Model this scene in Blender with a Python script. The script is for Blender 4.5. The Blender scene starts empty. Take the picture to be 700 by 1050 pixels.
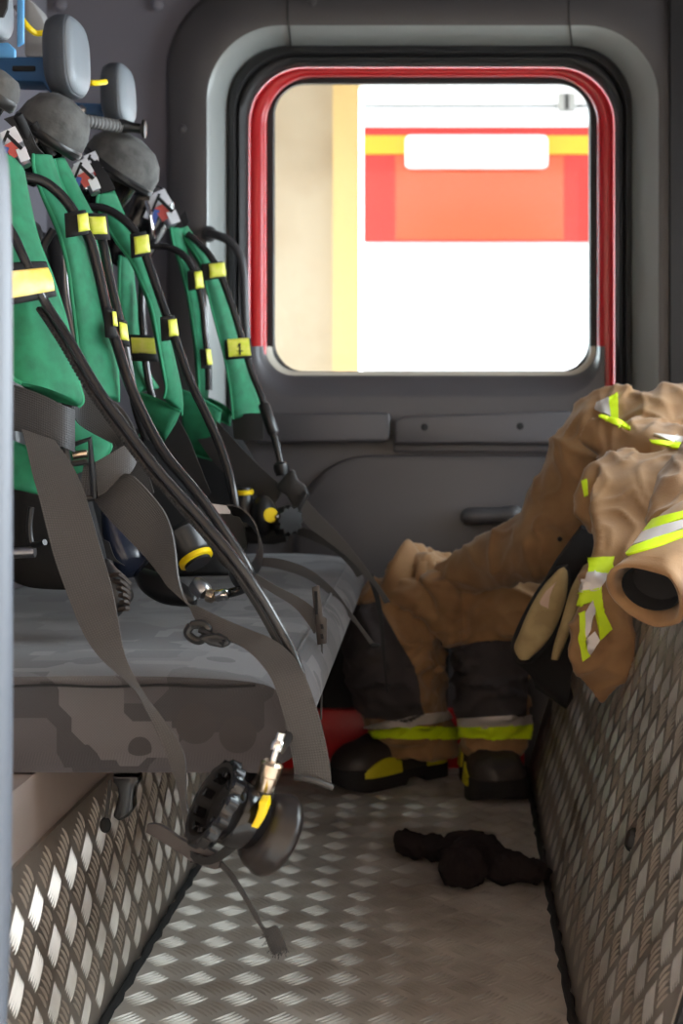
import bpy, bmesh, math, random
from mathutils import Vector, Matrix, noise
random.seed(7)
S = bpy.context.scene
COL = S.collection
V = Vector
# ------------------------------------------------------------------ camera, light, exposure
F = 1400.0            # focal length in pixels of the 700x1050 frame
CX, CY = 474.0, 440.0  # where the cab's long axis vanishes
H = 0.66              # eye height above the cab floor
def P(px, py, Y):
    return V(((px - CX) * Y / F, Y, H - (py - CY) * Y / F))
cam = bpy.data.cameras.new('camera'); co = bpy.data.objects.new('camera', cam); COL.objects.link(co)
co.location = (0, 0, H); co.rotation_euler = (math.pi / 2, 0, 0)
cam.sensor_width = 36; cam.lens = F / 1050 * 36
cam.shift_x = (350 - CX) / 1050; cam.shift_y = -(525 - CY) / 1050
cam.clip_start = 0.05; cam.dof.use_dof = True; cam.dof.focus_distance = 1.5; cam.dof.aperture_fstop = 7.0
S.camera = co
w = bpy.data.worlds.new('sky'); S.world = w; w.use_nodes = True
bg = w.node_tree.nodes['Background']; bg.inputs[0].default_value = (0.83, 0.93, 1.0, 1); bg.inputs[1].default_value = 2.5
S.view_settings.view_transform = 'Standard'; S.view_settings.look = 'None'
S.view_settings.exposure = 2.9; S.view_settings.gamma = 1.0; S.view_settings.use_curve_mapping = False
S.cycles.max_bounces = 8; S.cycles.diffuse_bounces = 5; S.cycles.use_denoising = True
S.cycles.sample_clamp_indirect = 6.0
def portal(name, loc, rot, sx, sy):
    l = bpy.data.lights.new(name, 'AREA'); l.shape = 'RECTANGLE'; l.size = sx; l.size_y = sy
    l.cycles.is_portal = True
    o = bpy.data.objects.new(name, l); COL.objects.link(o); o.location = loc; o.rotation_euler = rot
R90 = math.pi / 2
# openings the daylight comes through: open near door, windscreen, window of the far door; the roof hatch is added
portal('daylight_near_door', (-0.13, 0.74, 0.78), (R90, 0, 0), 1.06, 1.56)
portal('daylight_windscreen', (1.96, 1.7, 1.0), (0, R90, 0), 1.12, 1.85)
portal('daylight_far_window', (-0.06, 2.85, 1.05), (-R90, 0, 0), 0.66, 0.62)
portal('daylight_front_window', (1.30, 2.72, 1.035), (-R90, 0, 0), 1.14, 0.85)
portal('daylight_added_hatch', (1.26, 1.77, 1.62), (0, 0, 0), .94, 1.37)
# ------------------------------------------------------------------ materials
MATS = {}
def mat(name, col, rough=0.5, metal=0.0, bump=None, var=None, spec=0.5, sheen=0, coat=0):
    m = bpy.data.materials.new(name); m.use_nodes = True; nt = m.node_tree; b = nt.nodes['Principled BSDF']
    b.inputs['Base Color'].default_value = (*col, 1); b.inputs['Roughness'].default_value = rough
    b.inputs['Metallic'].default_value = metal; b.inputs['Specular IOR Level'].default_value = spec
    if sheen: b.inputs['Sheen Weight'].default_value = sheen
    if coat: b.inputs['Coat Weight'].default_value = coat
    tc = nt.nodes.new('ShaderNodeTexCoord')
    if var:  # (scale, other colour, contrast lo, hi)
        n = nt.nodes.new('ShaderNodeTexNoise'); n.inputs['Scale'].default_value = var[0]; n.inputs['Detail'].default_value = 5
        r = nt.nodes.new('ShaderNodeMapRange'); r.inputs[1].default_value = var[2]; r.inputs[2].default_value = var[3]
        x = nt.nodes.new('ShaderNodeMix'); x.data_type = 'RGBA'
        x.inputs[6].default_value = (*col, 1); x.inputs[7].default_value = (*var[1], 1)
        nt.links.new(tc.outputs['Object'], n.inputs['Vector']); nt.links.new(n.outputs[0], r.inputs[0])
        nt.links.new(r.outputs[0], x.inputs[0]); nt.links.new(x.outputs[2], b.inputs['Base Color'])
    if bump:  # (scale, strength, distance)
        n = nt.nodes.new('ShaderNodeTexNoise'); n.inputs['Scale'].default_value = bump[0]; n.inputs['Detail'].default_value = 3
        bp = nt.nodes.new('ShaderNodeBump'); bp.inputs['Strength'].default_value = bump[1]; bp.inputs['Distance'].default_value = bump[2]
        nt.links.new(tc.outputs['Object'], n.inputs['Vector']); nt.links.new(n.outputs[0], bp.inputs['Height']); nt.links.new(bp.outputs[0], b.inputs['Normal'])
    MATS[name] = m; return m
def c8(r, g, b, k=1.0):
    f = lambda v: ((v / 255) / 12.92 if v / 255 <= .04045 else ((v / 255 + .055) / 1.055) ** 2.4) * k
    return (f(r), f(g), f(b))
M_PANEL = mat('grey_wall_panel', c8(112, 109, 117), .75, bump=(300, .15, .001))
M_PLAS = mat('dark_moulded_plastic', c8(62, 59, 60), .40, bump=(500, .12, .0006))
M_DOOR = mat('door_trim_plastic', c8(76, 73, 76), .42, bump=(400, .12, .0006))
M_BEVEL = mat('lit_bevel_plastic', c8(150, 154, 152), .3)  # coloured lighter to stand for daylight caught by the left side
M_RUB = mat('black_rubber', c8(28, 27, 28), .55)
M_SEALHI = mat('seal_rubber', c8(44, 43, 44), .45)
M_RED = mat('red_paint', c8(196, 10, 22), .35, coat=.2)
M_BLK = mat('black_plastic', c8(26, 25, 26), .35)
M_BLKG = mat('glossy_black_plastic', c8(18, 17, 19), .16)
M_BLKM = mat('matt_black', c8(20, 19, 20), .8)
M_HOSE = mat('hose_rubber', c8(36, 35, 36), .24)
M_GREEN = mat('green_pad_fabric', c8(22, 114, 76), .8, var=(60, c8(16, 94, 62), .35, .7), bump=(900, .3, .0006))
M_GREEN2 = mat('green_piping', c8(44, 140, 98), .75)
M_YEL = mat('yellow_reflective', c8(206, 212, 62), .4, var=(90, c8(222, 216, 110), .4, .7))
M_YELW = mat('amber_reflective', c8(244, 206, 92), .4, var=(30, c8(250, 220, 150), .4, .65))
M_YDOT = mat('yellow_marking', c8(246, 212, 10), .4)
M_HIV = mat('fluorescent_yellow', c8(206, 232, 12), .6, bump=(800, .2, .0004))
M_SILV = mat('silver_tape', c8(205, 196, 192), .42, .25)
M_WHITE = mat('white_label', c8(214, 214, 220), .5)
M_LRED = mat('red_label', c8(206, 90, 84), .5)
M_LBLUE = mat('blue_label', c8(52, 78, 150), .5)
M_CHR = mat('chrome', (.72, .70, .68), .14, 1.0)
M_BRASS = mat('pale_brass', (.70, .56, .42), .25, 1.0)
M_STEEL = mat('brushed_steel', (.5, .5, .52), .3, 1.0)
M_BLUE = mat('blue_painted_steel', c8(38, 84, 128), .45)
M_BLUEL = mat('light_blue_plate', c8(92, 158, 210), .45)
M_GREYM = mat('light_grey_box', c8(150, 148, 146), .6)
M_HEAD = mat('headrest_vinyl', c8(118, 124, 130), .42, bump=(350, .25, .0008))
M_HEADD = mat('headrest_shell', c8(66, 70, 76), .5, bump=(350, .25, .0008))
M_COVER = mat('grey_cover_fabric', c8(92, 91, 89), .85, var=(40, c8(70, 69, 68), .4, .65), bump=(60, .5, .004))
M_POLE = mat('grey_enamel', c8(84, 88, 96), .45)
M_KNEE = mat('knee_fabric', c8(56, 51, 53), .85, bump=(700, .4, .0008))
M_TAN = mat('tan_cloth', c8(152, 115, 77), .9, var=(14, c8(130, 95, 62), .35, .65), bump=(500, .35, .0008), sheen=.2)
M_CREAM = mat('cream_lining', c8(168, 146, 104), .85, var=(25, c8(146, 124, 86), .4, .6), bump=(90, .4, .003))
M_LINING = mat('black_lining', c8(22, 20, 21), .9)
M_BOOT = mat('boot_leather', c8(52, 45, 43), .5, bump=(120, .3, .002))
M_SOLE = mat('boot_sole', c8(26, 24, 25), .8)
M_BYEL = mat('boot_yellow', c8(196, 186, 28), .6)
M_KNIT = mat('black_knit', c8(40, 34, 34), 1.0, bump=(500, .6, .002), spec=.1)
M_WALLP = mat('cream_painted_panel', c8(152, 138, 131), .6, var=(6, c8(130, 117, 112), .45, .75))
M_CONC = mat('concrete', (.42, .40, .37), .9, var=(2, (.34, .32, .30), .4, .6))
M_BLOCK = mat('light_block', c8(176, 156, 138), .9)  # for the unseen light blockers added around the truck
M_EWALL = mat('plywood_wall', c8(160, 145, 124), .8, var=(3, c8(147, 130, 108), .4, .7))
M_EPOST = mat('timber_post', c8(184, 154, 100), .7)
M_EWHITE = mat('white_paint', c8(235, 235, 238), .3)
M_ERED = mat('red_body_paint', c8(164, 18, 3), .5)
M_ERED2 = mat('orange_red_reflection', c8(172, 62, 22), .5)
M_EYEL = mat('yellow_stripe', c8(208, 146, 6), .5)
M_PINK = mat('care_patch', c8(196, 168, 150), .8)

def tread_mat(name, col, metal, r0):
    m = mat(name, col, .34, metal); nt = m.node_tree; b = nt.nodes['Principled BSDF']
    tc = nt.nodes.new('ShaderNodeTexCoord')
    n = nt.nodes.new('ShaderNodeTexNoise'); n.inputs['Scale'].default_value = 9; n.inputs['Detail'].default_value = 6
    r = nt.nodes.new('ShaderNodeValToRGB'); r.color_ramp.elements[0].position = .3; r.color_ramp.elements[1].position = .7
    r.color_ramp.elements[0].color = (col[0] * .62, col[1] * .58, col[2] * .55, 1); r.color_ramp.elements[1].color = (*col, 1)
    nt.links.new(tc.outputs['Object'], n.inputs['Vector']); nt.links.new(n.outputs[0], r.inputs[0]); nt.links.new(r.outputs[0], b.inputs['Base Color'])
    r2 = nt.nodes.new('ShaderNodeMapRange'); r2.inputs[3].default_value = r0; r2.inputs[4].default_value = r0 + .2
    nt.links.new(n.outputs[0], r2.inputs[0]); nt.links.new(r2.outputs[0], b.inputs['Roughness'])
    f = nt.nodes.new('ShaderNodeTexNoise'); f.inputs['Scale'].default_value = 260
    bp = nt.nodes.new('ShaderNodeBump'); bp.inputs['Strength'].default_value = .12; bp.inputs['Distance'].default_value = .0006
    nt.links.new(tc.outputs['Object'], f.inputs['Vector']); nt.links.new(f.outputs[0], bp.inputs['Height']); nt.links.new(bp.outputs[0], b.inputs['Normal'])
    return m
M_TREAD = tread_mat('tread_plate', (.44, .39, .345), .85, .36)
M_TREADF = tread_mat('worn_tread_plate', (.60, .545, .49), .40, .44)
M_TREADB = tread_mat('tread_bars', (.70, .63, .56), .85, .30)
M_TREADBF = tread_mat('worn_tread_bars', (.56, .52, .47), .55, .40)

def webbing(name, col, rough=.6):
    m = mat(name, col, rough); nt = m.node_tree; b = nt.nodes['Principled BSDF']
    tc = nt.nodes.new('ShaderNodeTexCoord')
    wv = nt.nodes.new('ShaderNodeTexWave'); wv.bands_direction = 'Y'; wv.inputs['Scale'].default_value = 130; wv.inputs['Distortion'].default_value = .4
    w2 = nt.nodes.new('ShaderNodeTexWave'); w2.bands_direction = 'X'; w2.inputs['Scale'].default_value = 130
    mx = nt.nodes.new('ShaderNodeMath'); mx.operation = 'MULTIPLY'
    nt.links.new(tc.outputs['UV'], wv.inputs['Vector']); nt.links.new(tc.outputs['UV'], w2.inputs['Vector'])
    nt.links.new(wv.outputs[1], mx.inputs[0]); nt.links.new(w2.outputs[1], mx.inputs[1])
    bp = nt.nodes.new('ShaderNodeBump'); bp.inputs['Strength'].default_value = .5; bp.inputs['Distance'].default_value = .0008
    nt.links.new(mx.outputs[0], bp.inputs['Height']); nt.links.new(bp.outputs[0], b.inputs['Normal'])
    x = nt.nodes.new('ShaderNodeMix'); x.data_type = 'RGBA'
    x.inputs[6].default_value = (col[0] * .75, col[1] * .75, col[2] * .75, 1); x.inputs[7].default_value = (col[0] * 1.25, col[1] * 1.25, col[2] * 1.25, 1)
    nt.links.new(mx.outputs[0], x.inputs[0]); nt.links.new(x.outputs[2], b.inputs['Base Color'])
    return m
M_WEB = webbing('grey_webbing', c8(74, 71, 70))
M_WEBD = webbing('dark_webbing', c8(48, 47, 48))

def seat_mat():
    m = mat('camouflage_upholstery', c8(80, 78, 80), 1.0, spec=.2, sheen=.15); nt = m.node_tree; b = nt.nodes['Principled BSDF']
    tc = nt.nodes.new('ShaderNodeTexCoord')
    def vor(scale, off):
        mp = nt.nodes.new('ShaderNodeMapping'); mp.inputs['Location'].default_value = off
        v = nt.nodes.new('ShaderNodeTexVoronoi'); v.distance = 'CHEBYCHEV'; v.inputs['Scale'].default_value = scale
        nt.links.new(tc.outputs['Object'], mp.inputs[0]); nt.links.new(mp.outputs[0], v.inputs['Vector']); return v
    base = None
    def mixin(fac, a, col):
        x = nt.nodes.new('ShaderNodeMix'); x.data_type = 'RGBA'
        nt.links.new(fac, x.inputs[0])
        if isinstance(a, tuple): x.inputs[6].default_value = (*a, 1)
        else: nt.links.new(a, x.inputs[6])
        x.inputs[7].default_value = (*col, 1); return x.outputs[2]
    def less(sock, t, op='LESS_THAN'):
        q = nt.nodes.new('ShaderNodeMath'); q.operation = op; nt.links.new(sock, q.inputs[0]); q.inputs[1].default_value = t; return q.outputs[0]
    v1 = vor(11, (0, 0, 0)); v2 = vor(17, (3, 1, 2)); v3 = vor(13, (7, 5, 1)); v3.distance = 'EUCLIDEAN'
    sp = nt.nodes.new('ShaderNodeSeparateColor'); nt.links.new(v1.outputs['Color'], sp.inputs[0])
    sp2 = nt.nodes.new('ShaderNodeSeparateColor'); nt.links.new(v2.outputs['Color'], sp2.inputs[0])
    o = mixin(less(sp.outputs[0], .42), c8(88, 85, 87), c8(72, 70, 72))
    o = mixin(less(sp2.outputs[0], .20), o, c8(102, 99, 100))
    o = mixin(less(v3.outputs['Distance'], .26), o, c8(74, 71, 72))
    wv = nt.nodes.new('ShaderNodeTexChecker'); wv.inputs['Scale'].default_value = 700
    nt.links.new(tc.outputs['Object'], wv.inputs['Vector'])
    o2 = nt.nodes.new('ShaderNodeMix'); o2.data_type = 'RGBA'; o2.blend_type = 'MULTIPLY'; o2.inputs[0].default_value = .25
    nt.links.new(o, o2.inputs[6]); nt.links.new(wv.outputs[0], o2.inputs[7]); nt.links.new(o2.outputs[2], b.inputs['Base Color'])
    n = nt.nodes.new('ShaderNodeTexNoise'); n.inputs['Scale'].default_value = 600
    bp = nt.nodes.new('ShaderNodeBump'); bp.inputs['Strength'].default_value = .4; bp.inputs['Distance'].default_value = .0008
    nt.links.new(tc.outputs['Object'], n.inputs['Vector']); nt.links.new(n.outputs[0], bp.inputs['Height']); nt.links.new(bp.outputs[0], b.inputs['Normal'])
    return m
M_SEAT = seat_mat()
def glass_mat():
    m = bpy.data.materials.new('window_glass'); m.use_nodes = True; nt = m.node_tree; nt.nodes.remove(nt.nodes['Principled BSDF'])
    t = nt.nodes.new('ShaderNodeBsdfTransparent'); g = nt.nodes.new('ShaderNodeBsdfGlossy'); g.inputs['Roughness'].default_value = .02
    t.inputs[0].default_value = (.93, .95, .94, 1)
    fr = nt.nodes.new('ShaderNodeFresnel'); fr.inputs[0].default_value = 1.3
    mx = nt.nodes.new('ShaderNodeMixShader'); nt.links.new(fr.outputs[0], mx.inputs[0]); nt.links.new(t.outputs[0], mx.inputs[1]); nt.links.new(g.outputs[0], mx.inputs[2])
    nt.links.new(mx.outputs[0], nt.nodes['Material Output'].inputs[0]); return m
M_GLASS = glass_mat()

# ------------------------------------------------------------------ geometry helpers
def cr(pts, n):
    """Catmull-Rom through tuples/lists of floats."""
    out = []; N = len(pts)
    for i in range(N - 1):
        p0, p1, p2, p3 = pts[max(i - 1, 0)], pts[i], pts[i + 1], pts[min(i + 2, N - 1)]
        for k in range(n):
            t = k / n
            out.append(tuple(.5 * (2 * b + (c - a) * t + (2 * a - 5 * b + 4 * c - d) * t * t + (3 * b - a - 3 * c + d) * t ** 3)
                             for a, b, c, d in zip(p0, p1, p2, p3)))
    out.append(tuple(pts[-1])); return out
def line(pts, n=6):
    """(px, py, Y) control points -> smooth 3-D points"""
    return [P(*q) for q in cr(pts, n)]
class MB:
    def __init__(s): s.v = []; s.f = []; s.uv = {}
    def add(s, vs, fs):
        o = len(s.v); s.v += [tuple(x) for x in vs]; s.f += [tuple(i + o for i in f) for f in fs]; return s
    def tube(s, pts, r, seg=10, caps=True, flat=1.0):
        n = len(pts); pts = [V(p) for p in pts]
        if not hasattr(r, '__len__'): r = [r] * n
        ts = [(pts[min(i + 1, n - 1)] - pts[max(i - 1, 0)]).normalized() for i in range(n)]
        a = V((0, 0, 1)) if abs(ts[0].z) < .9 else V((1, 0, 0))
        u = ts[0].cross(a).normalized(); vs = []
        for i in range(n):
            u = (u - ts[i] * u.dot(ts[i])).normalized(); b = ts[i].cross(u)
            for k in range(seg):
                an = 2 * math.pi * k / seg
                vs.append(pts[i] + (u * math.cos(an) + b * math.sin(an) * flat) * r[i])
        fs = [(i * seg + k, i * seg + (k + 1) % seg, (i + 1) * seg + (k + 1) % seg, (i + 1) * seg + k) for i in range(n - 1) for k in range(seg)]
        if caps: fs += [tuple(range(seg - 1, -1, -1)), tuple(range((n - 1) * seg, n * seg))]
        return s.add(vs, fs)
    def ribbon(s, rows, th=.002, across=3, puff=False):
        """rows: (left, right) points; a closed strip with thickness"""
        n = len(rows); m = across + 1; top = []; bot = []; L = 0; uv = []
        for i, (l, r) in enumerate(rows):
            c0 = (V(rows[max(i - 1, 0)][0]) + V(rows[max(i - 1, 0)][1])) / 2; c1 = (V(rows[min(i + 1, n - 1)][0]) + V(rows[min(i + 1, n - 1)][1])) / 2
            al = (c1 - c0).normalized(); ac = V(r) - V(l)
            nn = al.cross(ac)
            nn = nn.normalized() if nn.length > 1e-9 else V((0, -1, 0))
            if i: L += ((V(l) + V(r)) / 2 - pc).length
            pc = (V(l) + V(r)) / 2
            for k in range(m):
                t = k / across; q = V(l) + ac * t; h = th / 2
                if puff: h = th / 2 * max(.12, (1 - abs(2 * t - 1) ** 3)) * (1 if 0 < i < n - 1 else .3)
                top.append(q + nn * h); bot.append(q - nn * h); uv.append((ac.length * t, L))
        vs = top + bot; N = n * m; fs = []
        for i in range(n - 1):
            for k in range(across):
                a = i * m + k
                fs.append((a, a + 1, a + m + 1, a + m)); fs.append((N + a, N + a + m, N + a + m + 1, N + a + 1))
            a = i * m; fs.append((a, a + m, N + a + m, N + a)); a = i * m + across; fs.append((a, N + a, N + a + m, a + m))
        for k in range(across):
            fs.append((k, N + k, N + k + 1, k + 1)); a = (n - 1) * m + k; fs.append((a, a + 1, N + a + 1, N + a))
        o = len(s.v)
        for i, x in enumerate(uv + uv): s.uv[o + i] = x
        return s.add(vs, fs)
    def lathe(s, o, ax, prof, seg=24, squash=1.0):
        """profile of (radius, distance along axis)"""
        ax = V(ax).normalized(); a = V((0, 0, 1)) if abs(ax.z) < .9 else V((1, 0, 0)); u = ax.cross(a).normalized(); b = ax.cross(u); o = V(o)
        vs = [o + ax * h + (u * math.cos(2 * math.pi * k / seg) + b * math.sin(2 * math.pi * k / seg) * squash) * r for r, h in prof for k in range(seg)]
        n = len(prof)
        fs = [(i * seg + k, i * seg + (k + 1) % seg, (i + 1) * seg + (k + 1) % seg, (i + 1) * seg + k) for i in range(n - 1) for k in range(seg)]
        fs += [tuple(range(seg - 1, -1, -1)), tuple(range((n - 1) * seg, n * seg))]
        return s.add(vs, fs)
    def box(s, lo, hi):
        x0, y0, z0 = lo; x1, y1, z1 = hi
        return s.add([(x0, y0, z0), (x1, y0, z0), (x1, y1, z0), (x0, y1, z0), (x0, y0, z1), (x1, y0, z1), (x1, y1, z1), (x0, y1, z1)],
                     [(0, 3, 2, 1), (4, 5, 6, 7), (0, 1, 5, 4), (1, 2, 6, 5), (2, 3, 7, 6), (3, 0, 4, 7)])
    def obox(s, c, ux, uy, uz):
        """box from centre and three half-axis vectors"""
        c = V(c); ux = V(ux); uy = V(uy); uz = V(uz)
        vs = [c + ux * a + uy * b + uz * d for d in (-1, 1) for a, b in ((-1, -1), (1, -1), (1, 1), (-1, 1))]
        return s.add(vs, [(0, 3, 2, 1), (4, 5, 6, 7), (0, 1, 5, 4), (1, 2, 6, 5), (2, 3, 7, 6), (3, 0, 4, 7)])
    def prism(s, poly, vec):
        n = len(poly); vec = V(vec)
        return s.add([V(p) for p in poly] + [V(p) + vec for p in poly],
                     [tuple(range(n)), tuple(range(2 * n - 1, n - 1, -1))] + [(i, i + n, (i + 1) % n + n, (i + 1) % n) for i in range(n)])
    def loops(s, ls, close_first=False, close_last=False):
        n = len(ls[0]); vs = [p for l in ls for p in l]
        fs = [(i * n + k, i * n + (k + 1) % n, (i + 1) * n + (k + 1) % n, (i + 1) * n + k) for i in range(len(ls) - 1) for k in range(n)]
        if close_first: fs.append(tuple(range(n - 1, -1, -1)))
        if close_last: fs.append(tuple(range((len(ls) - 1) * n, len(ls) * n)))
        return s.add(vs, fs)
    def ball(s, c, r, seg=16, rings=10):
        c = V(c); r = V(r) if hasattr(r, '__len__') else V((r, r, r)); vs = []; 
        for i in range(1, rings):
            t = math.pi * i / rings
            for k in range(seg):
                a = 2 * math.pi * k / seg; vs.append(c + V((r.x * math.sin(t) * math.cos(a), r.y * math.sin(t) * math.sin(a), r.z * math.cos(t))))
        n = len(vs); vs += [c + V((0, 0, r.z)), c - V((0, 0, r.z))]
        fs = [(i * seg + k, (i + 1) * seg + k, (i + 1) * seg + (k + 1) % seg, i * seg + (k + 1) % seg) for i in range(rings - 2) for k in range(seg)]
        fs += [(n, k, (k + 1) % seg) for k in range(seg)] + [(n + 1, (rings - 2) * seg + (k + 1) % seg, (rings - 2) * seg + k) for k in range(seg)]
        return s.add(vs, fs)
    def build(s, name, m, parent=None, bevel=None, sharp=40, label=None, fix=True):
        me = bpy.data.meshes.new(name); me.from_pydata(s.v, [], s.f)
        if s.uv:
            ul = me.uv_layers.new(name='UVMap')
            for lp in me.loops: ul.data[lp.index].uv = s.uv.get(lp.vertex_index, (0, 0))
        if bevel or fix:
            bm = bmesh.new(); bm.from_mesh(me)
            if bevel:
                bmesh.ops.remove_doubles(bm, verts=bm.verts, dist=1e-5)
                es = [e for e in bm.edges if len(e.link_faces) == 2 and e.calc_face_angle(0) > .5]
                bmesh.ops.bevel(bm, geom=es, offset=bevel[0], segments=bevel[1], profile=.5, affect='EDGES', clamp_overlap=True)
            bmesh.ops.recalc_face_normals(bm, faces=bm.faces); bm.to_mesh(me); bm.free()
        me.materials.append(m); me.shade_smooth(); me.set_sharp_from_angle(angle=math.radians(sharp))
        o = bpy.data.objects.new(name, me); COL.objects.link(o); attach(o, parent)
        if label: o['label'] = label
        return o
def attach(o, parent):
    if parent is None: return
    o.parent = parent; r = parent
    off = V((0, 0, 0))
    while r is not None: off += V(r.location); r = r.parent
    o.location = V(o.location) - off
def root(name, loc, label, cat, group=None):
    o = bpy.data.objects.new(name, None); COL.objects.link(o); o.location = loc; o.empty_display_size = .05
    return tag(o, label, cat, group)
def tag(o, label, cat, group=None):
    o['label'] = label; o['category'] = cat
    if group: o['group'] = group
    return o
def struct(o, label=None):
    o['kind'] = 'structure'
    if label: o['label'] = label
    return o
def stuff(o): o['kind'] = 'stuff'; return o
def rrect(l, t, r, b, rad, Y, n=10, rb=None):
    """rounded rectangle in frame pixels standing at depth Y"""
    rb = rad if rb is None else rb; pts = []
    for cx, cy, a0, rr in ((l + rad, t + rad, 180, rad), (r - rad, t + rad, 270, rad), (r - rb, b - rb, 0, rb), (l + rb, b - rb, 90, rb)):
        for k in range(n + 1):
            a = math.radians(a0 + 90 * k / n); pts.append(P(cx + rr * math.cos(a), cy + rr * math.sin(a), Y))
    return pts
def strip(rows, n=6, dY=0.0):
    """rows of (lx, ly, rx, ry, Y); the right edge lies dY deeper -> list of point pairs"""
    out = []
    for q in cr(rows, n): out.append((P(q[0], q[1], q[4] - dY / 2), P(q[2], q[3], q[4] + dY / 2)))
    return out
def cloth(name, mbs, m, parent, voxel=.006, smooth=6, disp=(), label=None, crease=()):
    """several closed shapes melted into one continuous surface"""
    j = MB()
    for b in mbs: j.add(b.v, b.f)
    o = j.build(name + '_raw', m)
    r = o.modifiers.new('r', 'REMESH'); r.mode = 'VOXEL'; r.voxel_size = voxel
    if smooth: q = o.modifiers.new('s', 'SMOOTH'); q.iterations = smooth; q.factor = .5
    for i, (size, strength, depth) in enumerate(disp):
        t = bpy.data.textures.new(name + str(i), 'CLOUDS'); t.noise_scale = size; t.noise_depth = depth
        d = o.modifiers.new('d%d' % i, 'DISPLACE'); d.texture = t; d.strength = strength; d.mid_level = .5; d.texture_coords = 'GLOBAL'
    q = o.modifiers.new('s2', 'SMOOTH'); q.iterations = 2; q.factor = .4
    dg = bpy.context.evaluated_depsgraph_get(); me = bpy.data.meshes.new_from_object(o.evaluated_get(dg)); me.name = name
    bpy.data.objects.remove(o)
    if crease:   # sharp folds: ridged noise pushes the surface along its normal
        nv = [(v.co.copy(), v.normal.copy()) for v in me.vertices]
        for i, (p, n) in enumerate(nv):
            h = 0
            for sc, dep, sh in crease:
                wp = V((p.x * sc[0], p.y * sc[1], p.z * sc[2])); wp += V((noise.noise(wp * .6), noise.noise(wp * .6 + V((5, 1, 2))), noise.noise(wp * .6 + V((1, 7, 3))))) * .9
                r_ = 1 - abs(noise.noise(wp)) * 2; h += dep * (max(0, r_) ** sh - .35)
            me.vertices[i].co = p + n * h
        me.update()
    me.shade_smooth()
    if not me.materials: me.materials.append(m)
    ob = bpy.data.objects.new(name, me); COL.objects.link(ob); attach(ob, parent)
    if label: ob['label'] = label
    return ob
def world_off(o):
    off = V((0, 0, 0)); r = o
    while r is not None: off += V(r.location); r = r.parent
    return off
def patch(src, poly, m, name, parent, Ymin=0, Ymax=9, off=.0025, label=None, facing=True, tol=.3):
    """a sewn-on piece: the part of a cloth inside a convex outline, raised off it and given thickness"""
    bm = bmesh.new(); bm.from_mesh(src.data); bmesh.ops.translate(bm, verts=bm.verts, vec=world_off(src))
    eye = V((0, 0, H))
    dl = [f for f in bm.faces if not (Ymin < f.calc_center_median().y < Ymax) or (facing and f.normal.dot((f.calc_center_median() - eye).normalized()) > tol)]
    bmesh.ops.delete(bm, geom=dl, context='FACES')
    pts = [P(x, y, 2) for x, y in poly]; cen = sum(pts, V((0, 0, 0))) / len(pts)
    for i in range(len(pts)):
        n = (pts[i] - eye).cross(pts[(i + 1) % len(pts)] - eye).normalized()
        if n.dot(cen - eye) < 0: n = -n
        bmesh.ops.bisect_plane(bm, geom=bm.verts[:] + bm.edges[:] + bm.faces[:], plane_co=eye, plane_no=-n, clear_outer=True, dist=1e-6)
    left = set(bm.faces); best = []
    while left:
        isl = []; q = [left.pop()]
        while q:
            f = q.pop(); isl.append(f)
            for e in f.edges:
                for g_ in e.link_faces:
                    if g_ in left: left.discard(g_); q.append(g_)
        if sum(f.calc_area() for f in isl) > sum(f.calc_area() for f in best): best = isl
    keep = set(best); bmesh.ops.delete(bm, geom=[f for f in bm.faces if f not in keep], context='FACES')
    bm.normal_update()
    mv = [(v, v.normal.copy()) for v in bm.verts]
    for v, n in mv: v.co += n * off
    r = bmesh.ops.extrude_face_region(bm, geom=bm.faces[:])
    for e in r['geom']:
        if isinstance(e, bmesh.types.BMVert): e.co -= e.normal * off * .9
    bmesh.ops.recalc_face_normals(bm, faces=bm.faces)
    me = bpy.data.meshes.new(name); bm.to_mesh(me); bm.free(); me.materials.append(m); me.shade_smooth(); me.set_sharp_from_angle(angle=math.radians(50))
    o = bpy.data.objects.new(name, me); COL.objects.link(o); attach(o, parent)
    if label: o['label'] = label
    return o
def tread(origin, u, v, nrm, keep, ulen, vlen, pitch=.041):
    """five-bar tread relief: groups of raised lens-shaped bars turned 45 degrees, every other group crosswise"""
    mb = MB(); o = V(origin); u = V(u); v = V(v); nrm = V(nrm); d1 = (u + v).normalized(); d2 = (u - v).normalized()
    K = int((ulen + vlen) / pitch) + 2; rnd = random.Random(3)
    st = [-.72, -.3, .3, .72]
    for i in range(-K, K):
        for j in range(-K, K):
            c = o + d1 * (i * pitch) + d2 * (j * pitch)
            a, b = (c - o).dot(u), (c - o).dot(v)
            if not (-.02 < a < ulen + .02 and -.02 < b < vlen + .02): continue
            d, e = (d1, d2) if (i + j) % 2 else (d2, d1)
            for k in range(-2, 3):
                q = c + e * (k * .0068); hl = .0178
                if not (keep(q + d * hl) and keep(q - d * hl)): continue
                bend = .0022; h = .0018
                vs = [q - d * hl]
                for t in st:
                    s_ = (1 - t * t) ** .5; ctr = q + d * (t * hl) + e * (bend * (1 - t * t))
                    vs += [ctr - e * (.0019 * s_), ctr + nrm * (h * s_), ctr + e * (.0019 * s_)]
                vs.append(q + d * hl)
                fs = [(0, 1, 2), (0, 2, 3)]
                for t in range(3):
                    a0 = 1 + t * 3; fs += [(a0, a0 + 3, a0 + 4, a0 + 1), (a0 + 1, a0 + 4, a0 + 5, a0 + 2)]
                fs += [(10, 13, 11), (11, 13, 12)]
                mb.add(vs, fs)
    return mb

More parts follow.
